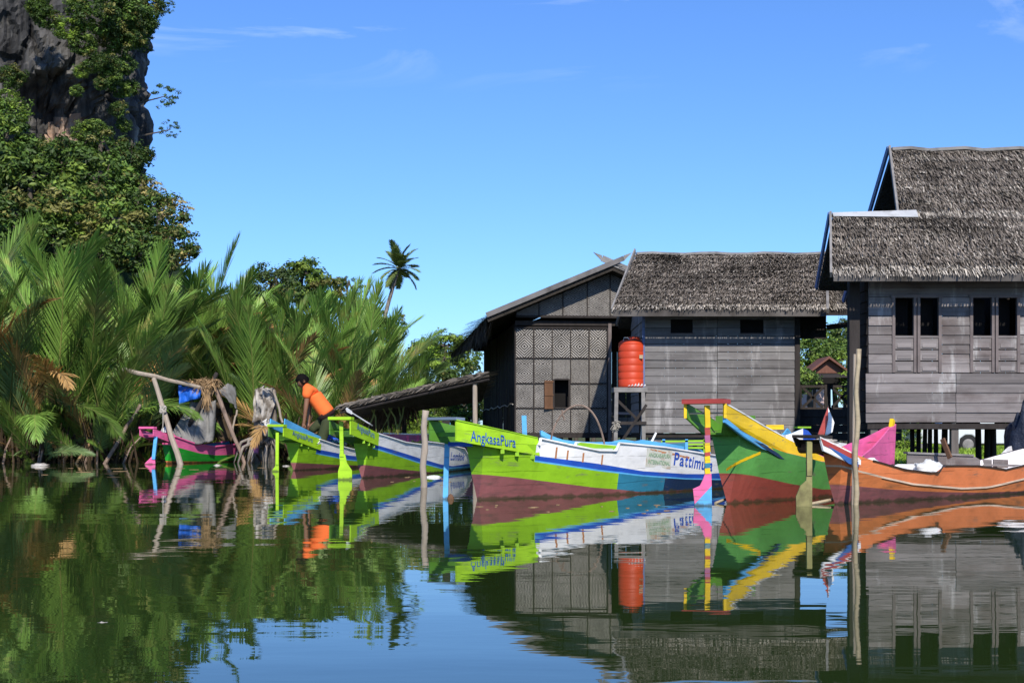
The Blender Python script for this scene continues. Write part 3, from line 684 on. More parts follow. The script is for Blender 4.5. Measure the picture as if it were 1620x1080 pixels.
# ================================================================== lean-to left of house 1
def leanto():
    h = thing('thatch_lean_to', 'sloping thatched lean-to roof on a pale post, left of the woven house', 'shed', (X(700, 31), 31, .1))
    A, B = at(538, 645, 30.5), at(774, 592, 29.6)
    C, D = at(762, 632, 31.6), at(560, 660, 32.2)
    thatch('roof', B, C, D, A, h, 'thatchdk', th=.05, sp=.09, wd=.04, ln=.25, fringe=.1, seed=41)
    b = MB(); rg = random.Random(42)
    for i in range(420):
        t = rg.random(); p = A.lerp(B, t) + V((0, rg.uniform(-.03, .05), .05)); d = (B - A).normalized()
        e = p - d * rg.uniform(.08, .25) + V((rg.uniform(-.03, .03), -.03, rg.uniform(-.1, .04))); q = V((0, .0, rg.uniform(.01, .022))); b.poly([p - q, p + q, e + q * .5, e - q * .5])
    b.build('fringe', 'thatch', h)
    b = MB(); b.tube([A + V((0, .05, -.1)), B + V((0, .05, -.1))], .03, 6); b.tube([at(575, 655, 31.5), at(766, 618, 31)], .03, 6); b.build('rafter', 'dark', h)
    for px, yy, top in ((752, 29.8, 600), (640, 32, 640)):
        b = MB(); b.tube([(X(px, yy), yy, -.1), (X(px, yy) - .01, yy, Z(top, yy))], [.055, .05], 8); b.build('post', 'palepole' if px > 700 else 'dark', h)
leanto()
# ================================================================== boats
class Axis:
    """a boat's centre line: stern post P0, bow P1 on the water; n points to the side nearer the camera"""
    def __init__(s, p0, p1):
        s.p0 = V((*p0, 0)); s.p1 = V((*p1, 0)); s.d = s.p1 - s.p0; s.L = s.d.length; s.u = s.d / s.L
        s.n = V((s.u.y, -s.u.x, 0))
        if s.n.y > 0: s.n = -s.n
    def P(s, t, b, z): return s.p0 + s.d * t + s.n * b + V((0, 0, z))
    def tz(s, px, py, bf):
        b = bf(0) if callable(bf) else bf; t = 0
        for _ in range(12):
            k = (px - 810) / F; o = s.p0 + s.n * b        # o.x + d.x t = k (o.y + d.y t)
            t = (k * o.y - o.x) / (s.d.x - k * s.d.y)
            if callable(bf): b = bf(t)
        y = (o + s.d * t).y
        return t, Z(py, y)
    def curve(s, pts, bf): return [s.tz(px, py, bf) for px, py in pts]
W_GUN = [(0, .15), (.08, .22), (.3, .33), (.55, .36), (.8, .29), (.93, .17), (1, .05)]
W_WL = [(0, .012), (.1, .08), (.35, .24), (.6, .26), (.82, .15), (1, .012)]

def hull(name, ax, root, rows, mats, zones, wg=W_GUN, ww=W_WL, inner='white', n=36, t1=1.0, zk=-.14, wear=0):
    """rows: curves [(t,z)] from the waterline band up to the gunwale (last). mats: slot names;
    zones: per band list of (t_end, slot)"""
    b = MB(); R_ = len(rows)
    T = [i / n * t1 for i in range(n + 1)]
    prof = []
    for t in T:
        zg = pl(rows[-1], t); bw, bg = cr(ww, t), cr(wg, t)
        def bz(z):
            q = max(0, min(1, z / max(.05, zg))); return lerp(bw, bg, q ** .75)
        zs = [(0.0, zk * min(1, .3 + 3 * t)), (bw * .7, zk * .6), (bw, 0)]
        last = 0
        for r in rows:
            z = max(last + .002, pl(r, t)); 
            if r is not rows[-1]: z = min(z, zg - .004)
            last = z; zs.append((bz(z), z))
        prof.append(zs)
    K = len(prof[0])
    for side in (1, -1):
        base = len(b.v)
        for i, t in enumerate(T):
            rake = 0
            for (w_, z) in prof[i]: b.v.append(tuple(ax.P(t + (.02 * (z if z > 0 else 0) if t > .97 else 0) - (.015 * z if t < .01 else 0), side * w_, z)))
        for i in range(n):
            for k in range(K - 1):
                a = base + i * K + k; q = (a, a + K, a + K + 1, a + 1)
                if side < 0: q = q[::-1]
                tm = (T[i] + T[i + 1]) / 2
                band = max(0, k - 2); z_ = zones[min(band, len(zones) - 1)]
                if k < 3: z_ = zones[0]
                slot = next(s for e, s in z_ if tm <= e + 1e-6)
                b.face(q, slot)
    # stern and bow closures
    nn = (n + 1) * K
    for i in (0, n):
        for k in range(K - 1):
            a, c = i * K + k, nn + i * K + k
            if k == 0: pass
            band = max(0, k - 2); z_ = zones[min(band, len(zones) - 1)] if k >= 3 else zones[0]
            slot = z_[0][1] if i == 0 else z_[-1][1]
            b.face((a, a + 1, c + 1, c), slot)
    o = b.build(name, list(mats) + [inner], root)
    m = o.modifiers.new('thick', 'SOLIDIFY'); m.thickness = .022; m.offset = -1; m.material_offset = 20; m.material_offset_rim = 20
    m.use_even_offset = False
    import bmesh
    bm = bmesh.new(); bm.from_mesh(o.data); bmesh.ops.remove_doubles(bm, verts=bm.verts, dist=.0015)
    bmesh.ops.recalc_face_normals(bm, faces=bm.faces)
    # make sure normals point outwards
    c = sum((f.calc_center_median() for f in bm.faces), V()) / len(bm.faces)
    near = sum(1 if f.normal.dot(f.calc_center_median() - c) > 0 else -1 for f in bm.faces)
    if near < 0: bmesh.ops.reverse_faces(bm, faces=bm.faces)
    bm.to_mesh(o.data); bm.free()
    def hw(t, z):
        k = max(0, min(.9999, t / t1)) * n; i = int(k)
        def at_(pr):
            for (w0, z0), (w1, z1) in zip(pr, pr[1:]):
                if z <= z1: return lerp(w0, w1, max(0, (z - z0) / max(1e-6, z1 - z0)))
            return pr[-1][0]
        return lerp(at_(prof[i]), at_(prof[i + 1]), k - i)
    HW[0] = hw
    return o, (lambda t: pl(rows[-1], t))
HW = [None]
def conform(o, ax, hw, e=.004):          # lay painted letters and patches onto the curving side
    off = world_loc(o.parent) if o.parent else V((0, 0, 0))
    for v in o.data.vertices:
        p = v.co + off - ax.p0; t = p.dot(ax.u) / ax.L; v.co = ax.P(t, hw(t, p.z) + e, p.z) - off

def inside(ax, root, gz_, mdeck, mbench, thw=(.3, .5, .7), t0=.03, t1=.93, drop=.28, wg=W_GUN):
    b = MB(); N_ = 14; hw = HW[0]
    for i in range(N_):
        a, c = lerp(t0, t1, i / N_), lerp(t0, t1, (i + 1) / N_)
        za = max(.03, gz_(a) - drop); zc = max(.03, gz_(c) - drop); wa, wc = max(.01, hw(a, za) - .035), max(.01, hw(c, zc) - .035)
        b.prism([ax.P(a, wa, za), ax.P(c, wc, zc), ax.P(c, -wc, zc), ax.P(a, -wa, za)], (0, 0, .012))
    b.build('deck', mdeck, root)
    for t in thw:
        z = gz_(t) - .07; w_ = hw(t, z) - .03; b = MB()
        b.beam(ax.P(t, w_, z), ax.P(t, -w_, z), .14, .022); b.build('bench', mbench, root)
def rail(ax, root, pts, mname, w=.03, h=.025, sides=(1, -1), wg=W_GUN, off=.008, name='gunwale_rail', dz=0, hw=None):
    for s in sides:
        b = MB()
        if hw: pts = [(lerp(pts[0][0], pts[-1][0], i / 40), pl(pts, lerp(pts[0][0], pts[-1][0], i / 40))) for i in range(41)]
        q = [ax.P(t, s * ((hw(t, z + dz) if hw else cr(wg, t)) + off), z + dz) for t, z in pts]
        for a, c in zip(q, q[1:]): b.beam(a, c, w, h)
        b.build(name, mname, root)
def quadboard(ax, name, mname, root, c, ba, bb, th=.022, side=1, extra=None):
    """board through corners TL TR BR BL given as (t,z); half-width ba at the aft end and bb forward"""
    ts = [q[0] for q in c]; lo, hi = min(ts), max(ts)
    P_ = [ax.P(t, side * lerp(ba, bb, (t - lo) / (hi - lo)), z) for t, z in c]
    b = MB(); b.prism(P_, ax.n * (-th * side)); return b.build(name, mname, root)
def gallery(ax, root, corners, mboard, mcap, mfar, mfloor, ba=.22, bb=.26, cap_h=.03, depth=.12, capm_top=None, far_drop=0):
    near = quadboard(ax, 'side_board', mboard, root, corners, ba, bb)
    far = quadboard(ax, 'side_board', mfar, root, corners, ba, bb, side=-1)
    TL, TR, BR, BL = corners
    b = MB(); b.prism([ax.P(TL[0] - .004, ba + .01, TL[1] + .002), ax.P(TL[0] + depth / ax.L, ba + .01, TL[1] - .005), ax.P(TL[0] + depth / ax.L, -ba - .01, TL[1] - .005), ax.P(TL[0] - .004, -ba - .01, TL[1] + .002)], (0, 0, cap_h))
    cap = b.build('cap_plank', mcap, root)
    b = MB(); ts = lerp(BL[0], BR[0], .3); zs = lerp(BL[1], BR[1], .3)
    b.prism([ax.P(ts, ba - .02, zs + .01), ax.P(BR[0], bb - .03, BR[1] + .01), ax.P(BR[0], -bb + .03, BR[1] + .01), ax.P(ts, -ba + .02, zs + .01)], (0, 0, .015))
    b.build('gallery_floor', mfloor, root)
    tb = lerp(BL[0], TL[0], .2) + .02
    b = MB(); b.beam(ax.P(tb + .01, ba - .02, lerp(BL[1], TL[1], .3)), ax.P(tb + .01, -ba + .02, lerp(BL[1], TL[1], .3)), .035, .05); b.build('cross_beam', mfloor, root)
    return near
def pegs(ax, root, ts, zf, b_, mname):
    for t in ts:
        b = MB(); z = zf(t); b.box((-.022, -.03, -.03), (.022, .02, .02)); b.v = [tuple(ax.P(t, b_, z) + V(v)) for v in b.v]; b.build('peg', mname, root)
def rudder(ax, root, Yr, pole, blade, mpole, mblade, w=.035, th=.03, cut=None):
    """pole: [(px,py) top, bottom]; blade: photo outline, in the plane facing across the water"""
    b = MB(); p, q = at(*pole[0], Yr), at(*pole[1], Yr)
    b.beam(p, q, w, w, up=(0, 1, 0)); o = b.build('rudder', mpole, root)
    b = MB(); pts = [at(x, y, Yr) for x, y in blade]
    pts = [V((v.x, Yr - th / 2, v.z)) for v in pts]
    if cut:
        b.prism([pts[i] for i in cut[0]], (0, th, 0), 0); b.prism([pts[i] for i in cut[1]], (0, th, 0), 1)
    else: b.prism(pts, (0, th, 0))
    b.build('blade', mblade, o); return o
def stempost(ax, root, t, z0, z1, b_, mname, w=.05):
    m = MB(); m.beam(ax.P(t, 0, z0), ax.P(t, 0, z1), w, .05, up=ax.u); m.build('stern_post', mname, root)

def PX(px, py): # waterline point from photo pixel
    Y = F * H / (py - HZ); return (X(px, Y), Y)

# ---- A: Pattimura, lime and white
def boatA():
    ax = Axis(PX(756, 790), PX(1146, 772)); r = thing('fishing_boat', 'long lime green and white boat lettered Pattimura along its bow', 'boat', ax.P(.5, 0, 0))
    g = lambda t: interp(W_GUN, t)
    gun = ax.curve([(757, 700), (852, 704), (854, 693), (900, 703), (946, 712), (973, 712.5), (978, 700), (1050, 707), (1113, 717), (1139, 721), (1146, 745)], g)
    gun = [(0, gun[0][1])] + gun[1:]
    top = ax.curve([(757, 712), (844, 720), (946, 733), (1021, 745), (1090, 749.5), (1124, 749.5), (1147, 747)], g)
    bot = ax.curve([(757, 720), (844, 727), (946, 742), (1021, 751), (1090, 756), (1147, 757)], g)
    mar = ax.curve([(757, 749), (820, 755), (900, 765), (946, 771), (985, 774), (1020, 778), (1146, 780)], g)
    mar = [(t, max(.012, z)) for t, z in mar]
    tb = ax.tz(849, 700, g)[0]; tc_ = ax.tz(980, 760, g)[0]
    mats = ['maroon', 'lime', 'teal', 'blue', 'white', 'navy']
    # bands: below mar / mar-bot / bot-top / top-gun
    mats.append('skyblue'); sb = [(t, z_ - .018) for t, z_ in bot]
    z = [[(1, 0)], [(tc_, 1), (tc_ + .2, 2), (1, 5)], [(tb, 1), (1, 6)], [(tb, 1), (1, 3)], [(tb, 1), (1, 4)]]
    o, gz_ = hull('hull', ax, r, [mar, sb, bot, top, gun], mats, z, inner='lime', n=60)
    hwA = HW[0]; inside(ax, r, gz_, 'lime', 'white', (.33, .5, .78))
    rail(ax, r, [q for q in gun if q[0] > tb and q[0] < .97], 'white', .03, .018)
    C_ = ax.curve([(722, 664), (850, 692.5), (853, 720.5), (722, 697)], .235)
    nb = gallery(ax, r, C_, 'limeboard', 'greyblue', 'dgreen', 'dgreen', .235, .245)
    e = quadboard(ax, 'side_board_edge', 'lime', nb, ax.curve([(722, 663), (850, 691.5), (850, 693), (722, 665)], .24), .245, .25)
    pegs(ax, r, [ax.tz(q, 720, .22)[0] for q in (795, 818, 842)], lambda t: lerp(C_[3][1], C_[2][1], (t - C_[3][0]) / (C_[2][0] - C_[3][0])) - .02, .22, 'lime')
    a, c = ax.tz(744, 697, .236), ax.tz(814.5, 707.5, .236)
    p, q = ax.P(a[0], .238, a[1]), ax.P(c[0], .246, c[1])
    text('lettering', 'AngkasaPura', p, q - p, (0, 0, 1), (q - p).length, .125, 'blue', r, 0.0, .006)
    a, c = ax.tz(1066, 737, g), ax.tz(1138, 746.5, g)
    for s, x0, y0, x1, y1, h_, mn in (('Pattimura', 1067, 734.5, 1130, 745, .165, 'blue'),):
        u, v = ax.tz(x0, y0, g), ax.tz(x1, y1, g); k = 9
        # the letters follow the curving side: one mesh, each letter laid on its own stretch
        cw = [0, .6, 1.15, 1.55, 1.95, 2.22, 3.07, 3.65, 4.05, 4.6]; cw = [q / 4.6 for q in cw]
        L_ = [ax.P(lerp(u[0], v[0], q), interp(W_GUN, lerp(u[0], v[0], q)) * .985, lerp(u[1], v[1], q)) for q in cw]
        for i, ch in enumerate(s):
            d = L_[i + 1] - L_[i]; conform(text('letter', ch, L_[i], d, (0, 0, 1), d.length * (.5 if ch == 'i' else .84), h_ * (1 if ch in 'Ptt' else .95 if ch in 'aumr' else .95), mn, r, .02, .03), ax, hwA)
    # faded banner panel behind a smaller name
    P4 = [ax.tz(*q, g) for q in ((1024, 708), (1063, 712), (1063, 742), (1024, 738))]
    m_ = MB(); m_.prism([ax.P(t, interp(W_GUN, t) * 1.0 + .001, z_) for t, z_ in P4], ax.n * .004); bn = m_.build('banner', 'palebanner', r); conform(bn, ax, hwA, .003)
    for s, y in (('ANGKASAPURA', 722), ('INTERNATIONAL', 733)):
        u, v = ax.tz(1027, y, g), ax.tz(1061, y + 3, g); p, q = ax.P(u[0], interp(W_GUN, u[0]) + .004, u[1]), ax.P(v[0], interp(W_GUN, v[0]) + .004, v[1])
        conform(text('lettering', s, p, q - p, (0, 0, 1), (q - p).length, .055, 'fadedgreen', bn, .01, .006), ax, hwA, .006)
    m_ = MB()
    for px, y0, y1 in ((881, 707, 725), (899, 712, 727), (924, 716, 731), (953, 719, 735)):
        u = ax.tz(px, y0, g); v = ax.tz(px, y1, g); w_ = .012
        m_.prism([ax.P(u[0] - .003, g(u[0]) - .001, u[1]), ax.P(u[0] + .003, g(u[0]) - .001, u[1]), ax.P(v[0] + .003, g(v[0]) - .022, v[1]), ax.P(v[0] - .003, g(v[0]) - .022, v[1])], ax.n * .006)
    for i in range(12):
        x0 = 1024 + i * 5.6; y0 = 708.5 + i * 1.15 + rnd(-.5, .5); u, v = ax.tz(x0, y0, g), ax.tz(x0 + rnd(4, 6.5), y0 + rnd(.8, 1.6), g); h_ = rnd(.012, .035)
        m_.prism([ax.P(u[0], g(u[0]), u[1] - h_), ax.P(v[0], g(v[0]), v[1] - h_ * .8), ax.P(v[0], g(v[0]), v[1]), ax.P(u[0], g(u[0]), u[1])], ax.n * .003)
    conform(m_.build('rust_stain', 'rust', r), ax, hwA, .002)
    m_ = MB(); pts = [at(*q, 18.6) for q in ((871, 700), (874, 682), (884, 660), (899, 645), (916, 639.5), (931, 645), (943, 660), (951, 680), (956, 700), (957, 711))]
    for i in range(3): pts = [pts[0]] + [x for a_, c_ in zip(pts, pts[1:]) for x in (a_.lerp(c_, .25), a_.lerp(c_, .75))] + [pts[-1]]
    m_.tube(pts, .014, 6); m_.tube([at(889, 648, 18.6), at(890, 656, 18.6), at(893, 664, 18.6)], .012, 5); m_.build('hoop', 'pole', r)
    o = rudder(ax, r, 16.2, ((708.5, 668), (704, 812)), ((700, 790), (709, 790), (709, 800), (713, 806), (711, 830), (698, 830)), 'skyblue', 'skyblue', .06)
    m_ = MB(); c = at(713, 790, 16.15); m_.lathe(c, [(0, -.008), (.03, -.008), (.04, 0), (.03, .008), (0, .008)], 14)
    m_.v = [(x, c.y + (z - c.z), c.z + (y - c.y) * 1.7) for x, y, z in m_.v]; m_.build('propeller', 'brownwood', r, True)
    m_ = MB(); m_.beam(at(700, 668, 16.2), at(712, 668, 16.2), .1, .14); m_.build('tiller_head', 'dark', o)
    m_ = MB(); m_.beam(ax.P(C_[0][0] + .06, -.2, .64), ax.P(C_[0][0] + .06, .18, .64), .03, .05); m_.build('crosspiece', 'blue', r)
M['palebanner'] = mat('faded_banner', (.60, .60, .52), .8, .2, (4, .1), dirt=((.4, .25, .15), 6, .5, .72, (1, 1, 1)))
M['fadedgreen'] = mat('faded_green_print', (.22, .38, .22), .8, .2)
M['rust'] = mat('rust_stain', (.5, .22, .1), .8, .1, (6, .3))
boatA()

HWB = []
def limeboat(p0, p1, board, gunp, topp, botp, marp, polepx, capdx, label, tboard, poles, blade, letters, bow=None, ba=.19):
    ax = Axis(p0, p1); r = thing('fishing_boat', label, 'boat', ax.P(.5, 0, 0)); g = lambda t: interp(W_GUN, t)
    gun = ax.curve(gunp, g); gun[0] = (0, gun[0][1]); top = ax.curve(topp, g); bot = ax.curve(botp, g)
    mar = [(t, max(.012, z)) for t, z in ax.curve(marp, g)]; tb = ax.tz(*tboard, g)[0]
    mats = ['maroon', 'lime', 'teal', 'blue', 'white', 'navy']
    mats.append('skyblue'); sb = [(t, z_ - .022) for t, z_ in bot]
    z = [[(1, 0)], [(.62, 1), (1, 2)], [(tb, 1), (1, 6)], [(tb, 1), (1, 3)], [(tb, 1), (1, 4)]]
    o, gz_ = hull('hull', ax, r, [mar, sb, bot, top, gun], mats, z, inner='white', n=48)
    HWB.append(HW[0]); inside(ax, r, gz_, 'white', 'skyblue', (.35, .55))
    rail(ax, r, [q for q in gun if tb < q[0] < .97], 'white', .03, .018)
    C_ = ax.curve(board, ba); gallery(ax, r, C_, 'limeboard', 'limeboard', 'dgreen', 'dgreen', ba, .235, .05)
    (x0, y0), (x1, y1), hh = letters
    a, c = ax.tz(x0, y0, ba), ax.tz(x1, y1, .22); f = lambda t: lerp(ba, .235, (t - C_[0][0]) / (C_[1][0] - C_[0][0]))
    p, q = ax.P(a[0], f(a[0]) + .004, a[1]), ax.P(c[0], f(c[0]) + .004, c[1])
    text('lettering', 'AngkasaPura', p, q - p, (0, 0, 1), (q - p).length, hh * 1.15, 'blue', r, .0, .008)
    pegs(ax, r, [lerp(C_[3][0], C_[2][0], k) for k in (.5, .7, .9)], lambda t: lerp(C_[3][1], C_[2][1], (t - C_[3][0]) / (C_[2][0] - C_[3][0])) - .02, ba, 'lime')
    Yr = ax.P(C_[0][0] + .02, 0, 0).y
    rudder(ax, r, Yr, poles, blade, 'limeboard', 'limeboard', .06)
    return ax, r, g, gz_
# ---- B
axB, rB, gB, gzB = limeboat(PX(573, 756), (X(746, 29.5), 29.5), [(555, 664), (596, 685.5), (595, 705), (555, 687)],
    [(573, 690), (595, 694), (597, 685.5), (640, 699), (668, 703), (673, 698), (700, 701), (733, 709), (744, 728)],
    [(573, 700), (596, 703), (665, 724), (700, 734), (720, 737), (745, 733)], [(573, 706), (596, 708), (665, 730), (705, 740), (745, 737)],
    [(573, 733), (640, 742), (690, 747), (745, 748)], 0, 0, 'lime and white boat lettered Lombok at its bow, behind the bare mooring pole', (595, 700),
    ((540, 666), (541, 722)), ((537, 718), (546, 718), (549, 732), (557, 744), (557, 775), (535, 775), (535, 745), (538, 735)), ((563, 679), (591, 693), .10))
hwB = HWB[0]
a, c = axB.tz(715, 727, gB), axB.tz(737, 728, gB)
p, q = axB.P(a[0], gB(a[0]) * .97, a[1]), axB.P(c[0], gB(c[0]) * .97, c[1]); conform(text('lettering', 'Lombok', p, q - p, (0, 0, 1), (q - p).length, .16, 'blue', rB, .01, .02), axB, hwB)
b = MB(); b.box((0, 0, 0), (1, 1, 1)); 
tz_ = axB.tz(684, 703, gB)
b = MB(); rg = random.Random(3)
for i in range(60):
    c = axB.P(tz_[0] + rg.uniform(-.02, .02), rg.uniform(-.1, .15), tz_[1] + rg.uniform(-.06, .05)); d = V((rg.uniform(-1, 1), rg.uniform(-1, 1), rg.uniform(-.5, .5))) * .07; e = V((rg.uniform(-1, 1), rg.uniform(-1, 1), rg.uniform(-1, 1))) * .05
    b.poly([c - d, c + e, c + d, c - e])
solo(b, 'folded_net', 'leaf_dark', 'dark green bundle lying in the boat lettered Lombok', 'net', axB.P(tz_[0], 0, tz_[1] - .06))
def paddle(name, p, q, label, parts=None):
    b = MB(); d = (q - p).normalized(); b.tube([p, q], .012, 6)
    b.prism([q - V((0, 0, .03)), q + d * .18 - V((0, 0, .04)), q + d * .22 , q + d * .18 + V((0, 0, .04)), q + V((0, 0, .03))], (0, .012, 0))
    return solo(b, name, 'white', label, 'paddle', p)
paddle('paddle', at(589, 673, 24.8), at(557, 653, 24.2), 'white paddle resting on the stern of the Lombok boat')
# ---- C
axC, rC, gC, gzC = limeboat(PX(465, 744), (X(640, 34), 34), [(449, 675), (505, 694.5), (503, 712), (449, 690)],
    [(465, 700), (503, 701), (505, 694.5), (530, 703), (553, 709), (570, 713), (610, 714), (640, 722)],
    [(465, 706), (503, 710), (553, 720), (600, 725), (640, 727)], [(465, 712), (503, 716), (553, 726), (600, 731), (640, 733)],
    [(465, 731), (540, 735), (600, 738), (640, 738)], 0, 0, 'small lime boat with sky blue gunwale where the man in orange bends', (504, 705),
    ((439, 684), (438.5, 735)), ((436.5, 730), (441, 730), (441.5, 760), (431, 760), (430, 744), (435, 738)), ((461, 688), (494, 699.5), .09), ba=.17)
b = MB()
for s in (1, -1):
    cc = axC.curve([(450, 662), (511, 694), (507, 700), (449, 676)], .15)
    b.prism([axC.P(t, s * lerp(.165, .20, k), z) for (t, z), k in zip(cc, (0, 1, 1, 0))], axC.n * (-.02 * s))
b.build('wash_board', 'skyblue', rC)
# ---- H: magenta boat behind B
def boatH():
    ax = Axis((X(606, 31.5), 31.5), (X(790, 33.5), 33.5)); r = thing('fishing_boat', 'low magenta boat with white rim behind the Lombok boat', 'boat', ax.P(.5, 0, 0)); g = lambda t: interp(W_GUN, t)
    gun = ax.curve([(606, 685), (650, 686.5), (700, 686.5), (760, 687), (790, 683)], g); mid = ax.curve([(606, 712), (790, 712)], g)
    o, gz_ = hull('hull', ax, r, [mid, gun], ['maroon', 'magenta'], [[(1, 0)], [(1, 1)]], inner='magenta', n=24)
    inside(ax, r, gz_, 'magenta', 'white', (.4, .6)); rail(ax, r, gun, 'white', .035, .03)
    for px in (645, 661, 684, 688, 720):
        t = ax.tz(px, 690, g)[0]; b = MB(); b.beam(ax.P(t, g(t) + .006, gz_(t) - .03), ax.P(t, g(t) - .02, gz_(t) - .3), .05, .02, up=ax.n); b.build('rib', 'hull_pink', r)
boatH()
# ---- F: light blue boat behind A
def boatF():
    ax = Axis((X(858, 21.3), 21.3), (X(1118, 22.6), 22.6)); r = thing('fishing_boat', 'sky blue boat with green railed cabin behind the Pattimura boat', 'boat', ax.P(.5, 0, 0))
    wg = [(0, .02), (.08, .12), (.3, .3), (.6, .32), (.9, .2), (1, .08)]; g = lambda t: interp(wg, t)
    gun = ax.curve([(861, 682), (872, 689), (890, 695.5), (920, 698.5), (960, 700), (1000, 699), (1015, 695), (1060, 702), (1112, 712)], g); low = [(t, z - .07) for t, z in gun]
    o, gz_ = hull('hull', ax, r, [[(0, .2), (1, .2)], low, gun], ['navy', 'teal', 'skyblue'], [[(1, 0)], [(1, 1)], [(1, 2)]], wg=wg, inner='skyblue', n=30)
    inside(ax, r, gz_, 'skyblue', 'skyblue', (.4,), wg=wg)
    b = MB(); Y = 22.1
    for y in (697, 702.5, 708): b.beam(at(1046 if y < 700 else 1088, y + (1 if y < 700 else 0), Y), at(1116, y, Y), .03, .028)
    b.build('cabin_rail', 'lime', r)
    for px in (1086, 1115, 1050):
        b = MB(); b.beam(at(px, 694.5, Y), at(px, 720, Y), .045, .03); b.build('cabin_post', 'skyblue' if px < 1100 else 'lime', r)
    b = MB(); b.prism([at(1036, 703, Y + .2), at(1084, 700, Y + .2), at(1084, 714, Y + .2), at(1036, 714, Y + .2)], (0, .02, 0)); b.build('cabin_panel', 'teal', r)
    b = MB(); b.beam(at(1031, 698, 21.8), at(1038, 684, 21.8), .03, .03); b.build('thole_pin', 'white', r)
boatF()
b = MB(); Y = 20.4; b.beam(at(829, 657, Y), at(831, 720, Y), .07, .03, up=(0, 1, 0)); b.beam((X(831, Y), Y, -.2), at(831, 720, Y), .06, .03, up=(0, 1, 0))
solo(b, 'mooring_stake', 'skyblue', 'sky blue painted stake upright behind the lime name board', 'stake', (X(831, Y), Y, -.2))
